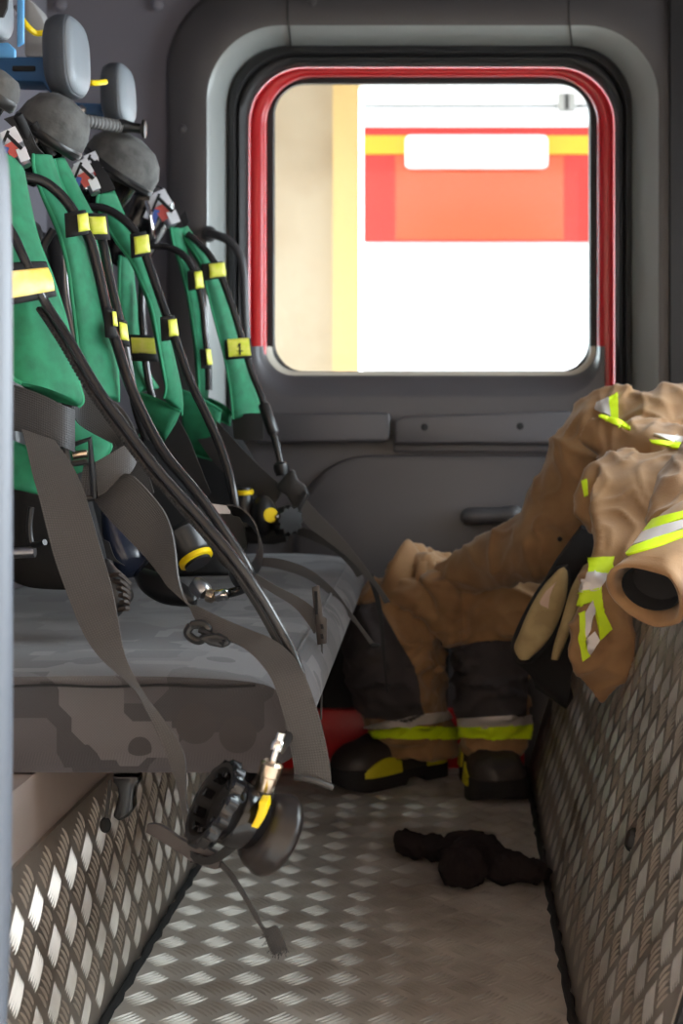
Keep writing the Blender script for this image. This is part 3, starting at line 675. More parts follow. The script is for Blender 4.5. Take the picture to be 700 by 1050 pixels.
# --- set 0 (nearest)
cyl_cover(-22, 72, 19, 112, 1.50, A0)
valve_unit(20, 152, 1.52, 22, A0)
pad([(-6, 150, 22, 182, 1.44), (-4, 190, 29, 208, 1.43), (-2, 240, 40, 250, 1.41), (2, 290, 54, 286, 1.40), (5, 340, 68, 332, 1.395), (10, 378, 80, 390, 1.39), (14, 388, 85, 410, 1.39), (22, 393, 80, 417, 1.39)], 'shoulder_pad', A0, .06, .024)
hose([(14, 330, 1.378), (18, 356, 1.377), (25, 384, 1.377), (29, 398, 1.378)], .0016, 'piping', A0, M_GREEN2)
pad([(-4, 445, 60, 470, 1.45), (0, 475, 66, 492, 1.45), (6, 500, 60, 512, 1.45)], 'waist_pad', A0, .03, .02, piping=False)
pad([(66, 425, 72, 421, 1.455), (67, 450, 90, 436, 1.455), (68, 474, 113, 455, 1.455), (74, 488, 106, 470, 1.455)], 'waist_pad', A0, .03, .018)
o = MB().ribbon(strip([(8, 270, 47, 268, 1.372), (8, 290, 54, 289, 1.366), (10, 313, 58, 304, 1.368)], 4, .04), .012, 6, True).build('hose_keeper', M_BLKM, A0, sharp=80)
MB().ribbon(strip([(10, 278, 49, 274, 1.359), (10, 292, 54, 286, 1.356), (11, 306, 56, 298, 1.357)], 4, .035), .004, 6, True).build('reflective_band', M_YELW, o, sharp=80, label='amber yellow reflective band')
hp = [(8, 232, 1.37), (16, 246, 1.368), (25, 266, 1.364), (38, 294, 1.366), (48, 313, 1.372), (70, 347, 1.36), (100, 398, 1.345), (130, 440, 1.335), (160, 480, 1.325), (190, 514, 1.315), (220, 548, 1.305), (246, 580, 1.298), (268, 612, 1.30), (286, 643, 1.305), (299, 668, 1.302), (308, 692, 1.292), (311, 716, 1.285), (306, 738, 1.275), (296, 754, 1.26), (287, 768, 1.22)]
hose(hp, .0048, 'air_hose', A0, seg=14)
hose([(x - 7, y + 3, Y + .004) for x, y, Y in hp[4:-4]], .0026, 'signal_tube', A0, M_BLK)
pts = line([(x - 7, y + 3, Y + .004) for x, y, Y in hp[4:-4]], 14)
bd = MB()
for p in pts[::1]: bd.ball(p + V((-.0012, -.001, -.0012)), .0026, 6, 5)
stuff(bd.build('beaded_cover', M_BLKM, A0))
# webbing: band out of the pad, long strap hanging down to the lower bar
web([(4, 392, 4, 440, 1.372), (22, 397, 22, 443, 1.368), (46, 406, 45, 450, 1.366), (66, 416, 66, 459, 1.37), (76, 420, 76, 464, 1.385)], A0, M_WEBD, dY=0)
web([(22, 440, 56, 452, 1.362), (27, 458, 72, 474, 1.352), (33, 485, 85, 500, 1.34), (41, 514, 91, 520, 1.33), (55, 569, 103, 562, 1.315), (71, 614, 114, 600, 1.30), (86, 650, 121, 634, 1.285), (104, 676, 129, 674, 1.272), (136, 706, 149, 713, 1.262), (152, 733, 166, 735, 1.252), (168, 767, 181, 757, 1.244), (180, 800, 190, 780, 1.238), (187, 832, 191, 818, 1.232), (192, 862, 198, 860, 1.226), (200, 872, 208, 870, 1.224)], A0, dY=0, n=8, label='long grey webbing strap hanging down twisted')
# ladder buckle and the second strap
lb = MB()
for pl in ([(67, 459, 1.39), (92, 450, 1.392), (94, 478, 1.396), (97, 511, 1.40)], [(70, 476, 1.392), (90, 473, 1.394)], [(76, 512, 1.396), (97, 511, 1.40)], [(67, 459, 1.39), (72, 480, 1.392)]):
    lb.tube([P(*q) for q in pl], .0032, 8)
lb.build('ladder_buckle', M_BLK, A0)
MB().lathe(P(82, 466, 1.40), (1, .2, .15), [(.002, -.008), (.0045, -.007), (.0045, .007), (.002, .008)], 10).build('buckle_pin', M_BRASS, A0)
web([(86, 476, 80, 512, 1.402), (97, 474, 97, 511, 1.402), (118, 462, 118, 498, 1.404), (134, 452, 133, 485, 1.41), (139, 444, 139, 474, 1.42)], A0, M_WEB)
web([(70, 424, 74, 424, 1.42), (84, 396, 82, 436, 1.43), (104, 402, 98, 446, 1.435), (126, 420, 116, 455, 1.438), (138, 440, 130, 462, 1.43), (140, 452, 136, 468, 1.42)], A0, M_WEBD)
web([(128, 486, 97, 512, 1.405), (139, 490, 110, 530, 1.39), (164, 518, 148, 570, 1.375), (175, 540, 163, 588, 1.362), (180, 565, 172, 601, 1.352), (183, 592, 184, 612, 1.345), (191, 617, 194, 621, 1.34), (204, 622, 200, 634, 1.335), (228, 634, 208, 644, 1.325), (256, 646, 226, 654, 1.312), (278, 655, 246, 662, 1.300), (297, 669, 264, 677, 1.288), (312, 691, 280, 700, 1.272), (325, 727, 291, 735, 1.262), (333, 758, 297, 762, 1.256), (338, 785, 301, 787, 1.252), (340, 808, 302, 799, 1.25)], A0, n=8, label='wide grey strap lying over the bench edge')
MB().tube(line([(302, 797, 1.249), (320, 800, 1.246), (341, 808, 1.249)], 3), .0028, 8).build('strap_hem', M_WEB, A0)
rg = MB()
rp = [(196, 641), (206, 640), (213, 645), (210, 652), (204, 657), (196, 654), (192, 648)]
rg.tube(line([(x, y, 1.318) for x, y in rp + rp[:1]], 4), .0042, 8)
rg.tube(line([(205, 646, 1.312), (218, 652, 1.306), (230, 660, 1.30)], 4), .0032, 8)
rp = [(206, 652), (222, 650), (232, 655), (236, 661), (228, 665), (214, 662), (206, 657)]
rg.build('strap_slider', M_BLK, A0, label='black plastic strap slider')
pr = MB().prism([P(x, y, 1.30) for x, y in rp], (0, .012, 0)).build('slider_plate', M_BLK, A0, bevel=(.003, 3))
MB().prism([P(x, y, 1.2985) for x, y in ((213, 654), (226, 655), (228, 658), (215, 658))], (0, .004, 0)).build('slider_slot', M_BLKM, pr)
# lower bar, thin tail with frayed end
dv = A0
q = [(153, 849, 1.235), (162, 853, 1.232), (180, 862, 1.228), (200, 872, 1.223), (224, 883, 1.215)]
MB().ribbon(strip([(153, 844, 151, 853, 1.238), (166, 846, 160, 858, 1.234), (190, 862, 184, 873, 1.228), (206, 867, 199, 883, 1.222), (222, 873, 218, 890, 1.216), (228, 877, 225, 890, 1.214)], 4), .006, 3).build('strap_bar', mat('grey_bar', c8(66, 60, 58), .5), A0, bevel=None)
MB().prism([P(x, y, 1.2145) for x, y in ((203, 876), (215, 880), (216, 883), (204, 880))], (0, .004, 0)).build('bar_slot', M_BLKM, A0)
tl = strip([(227, 883, 226, 889, 1.214), (240, 897, 236, 901, 1.21), (254, 920, 251, 924, 1.206), (264, 938, 261, 942, 1.203), (272, 951, 268, 953, 1.20), (283, 949, 271, 958, 1.199), (289, 960, 276, 972, 1.198), (294, 973, 281, 979, 1.197)], 5)
MB().ribbon(tl, .0018, 3).build('strap_tail', M_WEBD, A0)
fz = MB(); rr = random.Random(5)
for i in range(26):
    t = rr.random(); a = P(271 + 10 * t, 957 + 20 * t, 1.198) if i % 2 else P(282 + 12 * t, 978 - 6 * t, 1.197)
    fz.tube([a, a + V((rr.uniform(-.006, .003), rr.uniform(-.003, .003), rr.uniform(-.006, .001)))], .0004, 4)
stuff(fz.build('frayed_threads', M_WEBD, A0))
# demand valve hanging in front of the bench
def demand_valve_front():
    c = P(257, 842, 1.20); ax = (P(300, 862, 1.221) - P(226, 826, 1.187)).normalized()
    k = 1.2 / F
    o = MB().lathe(c - ax * 40 * k, ax, [(36 * k, 0), (38 * k, 3 * k), (38 * k, 7 * k), (33 * k, 9 * k), (31 * k, 12 * k), (30 * k, 34 * k), (27 * k, 38 * k), (25 * k, 40 * k), (25 * k, 50 * k), (36 * k, 54 * k), (41 * k, 60 * k), (42.5 * k, 66 * k), (42 * k, 74 * k), (38 * k, 79 * k), (30 * k, 82 * k), (10 * k, 83 * k)], 40)
    # only the dome keeps the matt grey; the ring end is a separate glossy part
    return c, ax, k
c, ax, k = demand_valve_front()
up = V((0, 0, 1)); u1 = (up - ax * up.dot(ax)).normalized(); u2 = ax.cross(u1)
dvo = MB().lathe(c - ax * 28 * k, ax, [(31 * k, 0), (33 * k, 2 * k), (33 * k, 20 * k), (31 * k, 26 * k), (27 * k, 30 * k), (27 * k, 38 * k)], 36).build('demand_valve', M_BLKG, A0, sharp=50)
MB().lathe(c + ax * 6 * k - u1 * 2 * k, ax, [(26 * k, 0), (35 * k, 4 * k), (40 * k, 12 * k), (42 * k, 20 * k), (43.5 * k, 22 * k), (43.5 * k, 27 * k), (41 * k, 32 * k), (33 * k, 36 * k), (12 * k, 37.5 * k)], 40).build('valve_dome', mat('grey_dome', c8(38, 33, 32), .28), dvo, sharp=50, label='smoky grey valve dome')
cg = []
for d, rr_, sc in ((-52, 37, 0), (-50, 39.5, 1), (-40, 40, 1), (-34, 34, .3), (-28, 30, 0)):
    cg.append([c + ax * d * k + (u1 * math.cos(a) * 1.12 + u2 * math.sin(a)) * (rr_ + sc * 2.2 * math.cos(a * 14)) * k for a in [2 * math.pi * i / 84 for i in range(84)]])
inn = [[c + ax * d * k + (u1 * math.cos(a) * 1.12 + u2 * math.sin(a)) * rr_ * k for a in [2 * math.pi * i / 84 for i in range(84)]] for d, rr_ in ((-52, 37), (-51.5, 33), (-44, 31), (-34, 28), (-34, 4))]
MB().loops(cg).build('coupling_ring', M_BLKG, dvo, sharp=40, label='scalloped black coupling ring'); MB().loops(inn, False, True).build('coupling_face', M_BLKM, dvo, sharp=40)
for i in range(9):
    a = 2 * math.pi * i / 9; p = c - ax * 45 * k + (u1 * math.cos(a) * 1.1 + u2 * math.sin(a)) * 27 * k; t_ = (u2 * math.cos(a) - u1 * math.sin(a))
    MB().obox(p, t_ * 4.5 * k, (u1 * math.cos(a) + u2 * math.sin(a)) * 3 * k, ax * 6 * k).build('ring_lug', M_BLKG, dvo, bevel=(.0008, 2))
fp_ = [P(x, y, 1.198) for x, y in ((221, 880), (230, 884), (244, 872), (262, 848), (270, 832), (264, 834), (250, 852), (236, 866))]
MB().ribbon(strip([(196, 872, 196, 884, 1.222), (214, 878, 216, 886, 1.212), (232, 866, 236, 876, 1.202), (250, 848, 254, 858, 1.20), (268, 826, 272, 836, 1.205)], 4), .003, 3).build('valve_bracket', M_BLKG, dvo)
MB().prism([P(x, y, 1.162) for x, y in ((265, 822), (274, 822), (274, 831), (270, 841), (264, 850), (257, 848), (262, 838), (265, 829))], (0, .022, 0)).build('yellow_tag', M_YDOT, dvo, bevel=(.001, 2), label='yellow marker on the valve body')
cb = P(270, 812, 1.20); ct = P(284, 766, 1.20); d_ = (ct - cb)
MB().lathe(cb - d_ * .15, d_, [(9 * k, 0), (12 * k, 4 * k), (11 * k, 10 * k), (10 * k, 14 * k)], 20).build('valve_neck', M_BLK, dvo)
MB().lathe(cb, d_, [(10 * k, 0), (11 * k, 2 * k), (11 * k, 17 * k), (12 * k, 18 * k), (12 * k, 30 * k), (9 * k, 33 * k), (5 * k, 33 * k)], 24).build('hose_coupling', M_BRASS, dvo, label='pale brass quick coupling')
MB().lathe(cb + d_ * .62, d_, [(4 * k, 0), (4 * k, 14 * k), (7 * k, 15 * k), (8 * k, 19 * k), (7 * k, 24 * k), (5 * k, 26 * k), (5 * k, 34 * k)], 18).build('hose_end', M_CHR, dvo, label='chrome hose end')

# --- set 1
cyl_cover(24, 98, 90, 158, 1.74, A1)
valve_unit(92, 182, 1.80, 20, A1)
hose([(18, 118, 1.62), (24, 130, 1.63), (30, 148, 1.65), (35, 166, 1.66)], .006, 'harness_web', A1, M_BLKM)
hose([(34, 126, 1.70), (44, 142, 1.71), (54, 160, 1.72)], .006, 'harness_web', A1, M_BLKM)
web([(4, 122, 16, 118, 1.62), (16, 134, 28, 128, 1.63), (24, 152, 38, 150, 1.645), (32, 164, 48, 160, 1.655)], A1, M_WEBD)
pad([(34, 158, 50, 161, 1.66), (35, 174, 55, 172, 1.655), (43, 198, 62, 194, 1.65), (55, 224, 72, 222, 1.645), (63, 246, 82, 244, 1.64), (70, 276, 92, 278, 1.64), (74, 306, 104, 306, 1.64), (78, 340, 112, 336, 1.64), (81, 368, 119, 366, 1.645), (86, 392, 121, 396, 1.65), (92, 404, 121, 412, 1.655)], 'shoulder_pad', A1, .07, .02)
pad([(55, 163, 61, 162, 1.73), (60, 182, 73, 182, 1.73), (69, 202, 82, 200, 1.725), (80, 224, 94, 222, 1.72), (92, 246, 106, 246, 1.72), (98, 270, 112, 270, 1.725), (102, 300, 116, 300, 1.735), (108, 330, 124, 330, 1.745)], 'shoulder_pad', A1, .05, .018)
hose([(6, 182, 1.59), (22, 181, 1.595), (42, 185, 1.60), (58, 196, 1.605), (72, 212, 1.607), (82, 230, 1.605), (92, 246, 1.603), (101, 280, 1.60), (108, 312, 1.597), (114, 338, 1.594), (120, 354, 1.59), (136, 402, 1.58), (165, 460, 1.565), (194, 496, 1.55), (212, 519, 1.545), (232, 548, 1.54), (247, 571, 1.54), (256, 589, 1.545), (253, 602, 1.56)], .0062, 'air_hose', A1)
hose([(100, 230, 1.665), (106, 252, 1.66), (112, 285, 1.655), (120, 318, 1.65), (126, 345, 1.65), (132, 380, 1.66), (140, 420, 1.68), (150, 450, 1.70)], .0058, 'air_hose', A1)
sleeve(66, 219, 88, 244, 1.592, A1, (79, 220, 90, 238), -4)
sleeve(87, 219, 110, 246, 1.648, A1, (91, 222, 108, 240), 0)
sleeve(106, 315, 117, 346, 1.585, A1, (115, 319, 119, 334), 2)
sleeve(120, 327, 130, 354, 1.64, A1, (122, 330, 130, 348), 2)
hose([(55, 235, 1.69), (44, 254, 1.69), (40, 275, 1.69), (44, 300, 1.69)], .005, 'gauge_line', A1, M_BLK)
hose([(66, 262, 1.68), (68, 300, 1.675), (73, 330, 1.67), (80, 358, 1.665), (84, 392, 1.66)], .0035, 'pressure_line', A1, M_STEEL)
web([(126, 440, 112, 456, 1.60), (140, 452, 124, 478, 1.60), (150, 480, 128, 500, 1.60), (158, 505, 140, 520, 1.60)], A1, M_WEBD)
web([(60, 530, 112, 556, 1.62), (70, 545, 118, 572, 1.62), (80, 560, 128, 580, 1.62)], A1, M_WEBD)
# second demand valve lying on the bench
k = 1.66 / F; c = P(194, 560, 1.66); ax = V((.46, -.30, -.75)).normalized()
d1 = MB().lathe(c - ax * 22 * k, ax, [(14 * k, 0), (22 * k, 3 * k), (24 * k, 8 * k), (22 * k, 11 * k), (21 * k, 32 * k), (17 * k, 36 * k), (14 * k, 37 * k), (14 * k, 44 * k)], 28).build('demand_valve', M_BLK, A1, sharp=45)
MB().lathe(c + ax * 12.0 * k, ax, [(15 * k, 0), (18 * k, 1 * k), (18 * k, 6 * k), (15 * k, 7 * k)], 24).build('yellow_ring', M_YDOT, d1, label='yellow ring')
pts = [P(200, 598, 1.63), P(206, 605, 1.625), P(214, 611, 1.62)]
MB().lathe(pts[0], pts[2] - pts[0], [(8 * k, 0), (9 * k, 2 * k), (9 * k, 14 * k), (7 * k, 17 * k)], 16).build('hose_coupling', M_STEEL, d1)
MB().lathe(P(212, 610, 1.622), (1, -.1, -.25), [(6.5 * k, 0), (7 * k, 2 * k), (7 * k, 7 * k), (4 * k, 9 * k), (4 * k, 13 * k)], 16).build('hose_nut', M_BRASS, d1)
MB().lathe(P(221, 611, 1.62), (1, 0, .14), [(5.5 * k, 0), (6 * k, 1 * k), (6 * k, 12 * k), (5 * k, 13 * k)], 16).build('ferrule', M_CHR, d1)
hose([(230, 609, 1.62), (240, 607, 1.62), (250, 603, 1.60), (254, 594, 1.57), (256, 588, 1.548)], .0055, 'air_hose', A1)
dm = MB().ribbon(strip([(137, 580, 135, 583, 1.70), (160, 586, 144, 604, 1.68), (182, 594, 164, 618, 1.67), (196, 604, 186, 622, 1.665), (204, 612, 200, 622, 1.665)], 4), .02, 5, True); dm.build('mask_rim', M_BLK, A1, sharp=80)
web([(214, 516, 214, 526, 1.70), (236, 519, 236, 527, 1.70)], A1, M_STEEL, 'slider_plate')
web([(222, 520, 204, 540, 1.72), (240, 524, 214, 560, 1.72), (250, 540, 224, 575, 1.715), (254, 560, 234, 585, 1.70)], A1, M_WEBD)
pts = [(238, 524), (252, 528), (263, 540), (268, 556), (266, 574), (256, 588), (244, 592), (238, 580)]
web([(x, y, x - 1 + 2 * i * .1, y + 3, 1.72) if False else (x - 6 + i, y - 7, x + 4 - i, y + 9, 1.71) for i, (x, y) in enumerate(pts)], A1, M_BLK, 'webbing_loop', dY=.05, label='black webbing curled in a loop')
web([(252, 590, 256, 584, 1.62), (276, 606, 282, 600, 1.62), (301, 622, 306, 612, 1.625), (316, 640, 324, 626, 1.63), (322, 650, 330, 642, 1.63)], A1, M_WEB, label='thin grey strap')
sl = MB().prism([P(x, y, 1.622) for x, y in ((319, 602), (327, 600), (329, 616), (331, 632), (335, 634), (335, 660), (325, 662), (323, 640), (321, 620))], (0, .006, 0)).build('strap_adjuster', mat('brown_plastic', c8(58, 50, 46), .4), A1, bevel=(.0015, 2), label='slim dark strap adjuster')
for x0, y0, x1, y1 in ((322, 606, 325, 630), (328, 640, 331, 645), (328, 650, 331, 655)): MB().prism([P(x, y, 1.6205) for x, y in ((x0, y0), (x1, y0), (x1 + 1, y1), (x0 + 1, y1))], (0, .003, 0)).build('adjuster_slot', M_BLKM, sl)
hose([(330, 660, 1.622), (330, 690, 1.622), (329, 738, 1.622)], .0012, 'thin_cord', A1, M_WEB)
gp = MB()
for i in range(6):
    t = i / 5; cx, cy, rr_ = 116 + 13 * t * .6, 598 + 6 * t, (20 - abs(t - .6) * 12)
    x0, y0 = 112 + 5 * t * 4, 590 + 7 * t * 4
gp.ribbon(strip([(106, 578, 116, 582, 1.55), (106, 592, 128, 590, 1.545), (108, 606, 134, 603, 1.54), (112, 620, 136, 614, 1.54), (112, 634, 126, 626, 1.54), (112, 640, 118, 634, 1.54)], 4), .05, 5, True)
gpo = gp.build('rubber_grip', M_BLK, A1, sharp=80)
for i in range(6): MB().tube(line([(108 + i, 592 + i * 7, 1.523), (122 + i * 1.4, 589 + i * 7, 1.518), (133 - i * .4, 599 + i * 5, 1.525)], 3), .003, 6).build('grip_rib', mat('grip_brown', c8(62, 52, 46), .6) if i == 0 else MATS['grip_brown'], gpo)

# --- set 2
cyl_cover(92, 138, 163, 192, 2.05, A2)
valve_unit(100, 172, 2.02, 17, A2)
web([(92, 168, 100, 164, 1.96), (100, 182, 110, 178, 1.95), (104, 198, 118, 194, 1.945)], A2, M_WEBD)
pad([(101, 199, 116, 196, 1.94), (100, 212, 123, 212, 1.94), (110, 232, 130, 228, 1.935), (121, 250, 142, 248, 1.93), (136, 270, 150, 270, 1.93), (148, 296, 159, 296, 1.93), (156, 318, 164, 318, 1.93), (161, 344, 170, 344, 1.93), (166, 372, 178, 372, 1.93), (170, 396, 186, 408, 1.935), (168, 408, 186, 426, 1.94)], 'shoulder_pad', A2, .05, .018)
pad([(123, 262, 134, 268, 1.99), (122, 300, 138, 300, 1.99), (124, 340, 142, 338, 1.99), (130, 380, 150, 376, 1.99), (138, 404, 162, 398, 1.99)], 'shoulder_pad', A2, .05, .018)
pad([(140, 402, 143, 446, 1.95), (162, 410, 155, 446, 1.945), (185, 422, 170, 455, 1.94)], 'waist_pad', A2, 0, .018)
hose([(92, 213, 1.915), (104, 213, 1.912), (118, 219, 1.91), (132, 230, 1.908), (142, 244, 1.905), (152, 270, 1.90), (161, 296, 1.895), (170, 322, 1.89), (181, 352, 1.88), (196, 393, 1.87), (214, 431, 1.86), (229, 467, 1.85), (238, 500, 1.84), (243, 532, 1.84)], .0062, 'air_hose', A2)
sleeve(133, 240, 150, 265, 1.895, A2, (137, 243, 152, 261), -3)
sleeve(164, 325, 179, 350, 1.88, A2, (172, 328, 181, 345), -2)
hose([(146, 290, 1.985), (145, 320, 1.98), (147, 345, 1.975), (149, 370, 1.975), (153, 396, 1.98), (156, 408, 1.985)], .0055, 'air_hose', A2)
sleeve(132, 343, 160, 370, 1.965, A2, (134, 346, 158, 362), 1)
web([(183, 430, 168, 454, 1.90), (194, 450, 176, 476, 1.90), (206, 480, 190, 500, 1.90), (216, 505, 202, 520, 1.90)], A2, M_BLKM)
web([(178, 440, 186, 440, 1.98), (188, 470, 198, 466, 1.98), (182, 490, 192, 494, 1.98)], A2, M_STEEL, 'slider_plate')
MB().ball(P(225, 548, 1.86), (.022, .03, .026), 18, 12).build('gauge_body', M_BLK, A2)
web([(264, 572, 260, 580, 2.02), (287, 573, 284, 583, 2.02), (316, 583, 312, 592, 2.03), (340, 602, 336, 608, 2.05), (355, 621, 351, 625, 2.06), (369, 640, 366, 642, 2.065), (385, 662, 382, 664, 2.07)], A2, M_WEB, label='thin grey strap hanging past the bench')
MB().ball(P(384, 662, 2.068), (.009, .004, .004), 10, 6).build('strap_tip', M_BLKM, A2)

# --- set 3 (far)
MB().lathe(P(150, 205, 2.36), V((.5, -.1, .85)), [(.05, -.12), (.055, -.1), (.055, .0), (.045, .02), (.02, .03)], 20).build('cylinder', M_BLKG, A3)
valve_unit(170, 214, 2.30, 22, A3)
pad([(175, 233, 184, 234, 2.26), (178, 250, 188, 250, 2.26), (185, 272, 194, 268, 2.26), (193, 304, 202, 298, 2.26), (198, 334, 206, 332, 2.26), (202, 366, 209, 362, 2.265), (204, 396, 211, 390, 2.27), (202, 408, 211, 412, 2.275)], 'shoulder_pad', A3, .05, .018)
pad([(186, 234, 188, 233, 2.30), (189, 244, 196, 242, 2.295), (206, 270, 211, 266, 2.29), (213, 300, 229, 297, 2.285), (221, 332, 239, 330, 2.28), (229, 362, 248, 366, 2.28), (235, 392, 260, 394, 2.28), (238, 416, 267, 416, 2.285), (239, 430, 269, 423, 2.285)], 'shoulder_pad', A3, .06, .018)
pad([(186, 400, 188, 462, 2.22), (205, 408, 205, 468, 2.215), (227, 421, 220, 472, 2.21)], 'waist_pad', A3, 0, .018)
pad([(212, 408, 212, 424, 2.30), (226, 414, 224, 430, 2.30), (238, 424, 236, 436, 2.30)], 'waist_pad', A3, 0, .016)
web([(185, 222, 190, 216, 2.31), (189, 236, 194, 228, 2.31)], A3, M_BLKM)
hose([(154, 253, 2.235), (170, 253, 2.232), (186, 260, 2.23), (197, 274, 2.228), (203, 292, 2.226), (208, 316, 2.225), (210, 340, 2.225), (213, 366, 2.225), (214, 400, 2.23)], .0058, 'air_hose', A3)
sleeve(192, 278, 206, 298, 2.215, A3, (199, 279, 207, 296), -2)
sleeve(205, 358, 214, 378, 2.215, A3, (211, 358, 216, 374), 0)
hose([(192, 240, 2.262), (203, 249, 2.26), (215, 262, 2.258), (224, 278, 2.255), (232, 298, 2.253), (241, 324, 2.25), (249, 352, 2.248), (258, 382, 2.245), (267, 404, 2.24), (276, 432, 2.235), (283, 455, 2.23), (289, 482, 2.225)], .0058, 'air_hose', A3)
sleeve(206, 271, 228, 288, 2.242, A3, (214, 271, 230, 285), -3)
s9 = sleeve(230, 349, 257, 369, 2.232, A3, (233, 348, 255, 366), -2)
mk = MB()
for pts in ([(246, 352), (241, 360), (249, 360)], [(246, 352), (246, 364)]): mk.tube([P(x, y, 2.2235) for x, y in pts], .0012, 5)
mk.build('printed_mark', M_BLKM, [q for q in s9.children][0])
MB().lathe(P(270, 414, 2.238), P(281, 446, 2.232) - P(270, 414, 2.238), [(.008, .0), (.0095, .003), (.0095, .05), (.007, .054)], 14).build('hose_ferrule', M_BLK, A3)
MB().lathe(P(287, 474, 2.226), P(289, 488, 2.224) - P(287, 474, 2.226), [(.008, 0), (.012, .004), (.012, .010), (.009, .022)], 12).build('hose_fitting', M_BLK, A3)
web([(238, 428, 240, 450, 2.27), (252, 424, 254, 452, 2.265), (270, 424, 270, 450, 2.262)], A3, M_WEBD)
web([(212, 420, 200, 446, 2.21), (230, 440, 216, 470, 2.20), (252, 464, 238, 492, 2.19), (275, 486, 262, 508, 2.185), (292, 500, 280, 520, 2.18)], A3, M_WEBD, label='wide dark belt running to the buckle')
bk3 = MB().prism([P(x, y, 2.15) for x, y in ((283, 498), (297, 482), (301, 482), (304, 492), (312, 498), (316, 507), (306, 527), (300, 520), (294, 508), (286, 504))], (0, .02, 0)).build('side_buckle', M_WEBD, A3, bevel=(.003, 2), label='dark grey side release buckle')
MB().prism([P(x, y, 2.147) for x, y in ((302, 516), (312, 502), (314, 506), (305, 521))], (0, .01, 0)).build('buckle_slot', M_BLKM, bk3)
web([(314, 512, 303, 526, 2.155), (328, 528, 318, 542, 2.16), (346, 546, 342, 560, 2.165), (366, 570, 362, 577, 2.17), (378, 586, 374, 591, 2.17), (390, 602, 384, 602, 2.172), (400, 617, 394, 619, 2.175)], A3, M_WEB, label='grey strap lying over the far bench edge')
web([(300, 538, 298, 546, 2.19), (322, 545, 318, 553, 2.18), (344, 556, 340, 564, 2.18), (362, 572, 356, 578, 2.18), (374, 588, 366, 592, 2.178)], A3, M_WEBD)
web([(376, 590, 382, 588, 2.20), (384, 614, 389, 612, 2.20), (389, 640, 393, 638, 2.20), (392, 672, 395, 672, 2.20), (396, 710, 398, 710, 2.20)], A3, M_BLKM, label='thin black strap hanging by the bench end')
k = 2.15 / F
d3 = MB().ball(P(270, 529, 2.15), (13.5 * k, 20 * k, 21 * k), 24, 16).build('demand_valve', M_BLK, A3)
MB().lathe(P(277, 528, 2.122), (.42, -1, .0), [(7.5 * k, 0), (7.5 * k, 3 * k), (1 * k, 3.6 * k)], 20).build('yellow_button', M_YDOT, d3, label='yellow round button')
MB().lathe(P(250, 520, 2.15), (0, 0, 1), [(9 * k, -20 * k), (10 * k, 0), (9 * k, 12 * k), (7 * k, 20 * k)], 18).build('valve_neck', M_BLK, d3)
MB().lathe(P(250, 507, 2.15), (0, -.1, 1), [(9 * k, 0), (10 * k, 1 * k), (10 * k, 4 * k), (9 * k, 5 * k)], 18).build('yellow_ring', M_YDOT, d3)
kn = MB()
cc = P(294, 534, 2.14); ka = V((.55, -.8, .1)).normalized()
kl = [[cc + ka * d * k + (V((0, 0, 1)) * math.cos(a) + ka.cross(V((0, 0, 1))) * math.sin(a)) * (r_ + (1.2 * math.cos(a * 12) if r_ > 8 else 0)) * k for a in [2 * math.pi * i / 72 for i in range(72)]] for d, r_ in ((-10, 12), (-8, 14.5), (6, 15), (9, 13), (9.5, 4))]
kn.loops(kl, True, True).build('ribbed_knob', M_BLK, d3, sharp=50)
MB().ball(P(284, 530, 2.12), .004, 8, 6).build('knob_pin', M_CHR, d3)
MB().lathe(P(262, 548, 2.16), (1, -.1, -.02), [(.012, -.03), (.015, -.02), (.015, .03), (.01, .05)], 12).build('valve_foot', M_BLKM, d3)

pad([(182, 436, 236, 430, 2.42), (180, 500, 276, 500, 2.40), (190, 556, 292, 552, 2.38)], 'hip_pad', A3, 0, .03, M_BLKM, False)
pad([(96, 440, 176, 440, 2.08), (104, 500, 200, 500, 2.06), (116, 560, 226, 560, 2.05), (130, 592, 240, 590, 2.05)], 'hip_pad', A2, 0, .03, M_BLKM, False)
pad([(2, 470, 84, 455, 1.58), (4, 520, 96, 520, 1.57), (8, 575, 110, 580, 1.57), (12, 596, 100, 600, 1.58)], 'hip_pad', A0, 0, .03, M_BLKM, False)
pad([(104, 520, 128, 512, 1.66), (106, 550, 148, 556, 1.65), (116, 576, 153, 574, 1.65), (120, 590, 140, 586, 1.66)], 'mask_visor', A1, .03, .018, mat('smoked_visor', c8(30, 36, 52), .18), False, 'smoky blue black visor')
MB().tube(line([(14, 567, 1.50), (36, 566, 1.50)], 2), .006, 12).build('connector', M_STEEL, A0)
MB().tube(line([(32, 520, 1.50), (30, 540, 1.50), (33, 558, 1.50), (46, 556, 1.49)], 4), .0035, 8).build('carabiner', M_BLK, A0)

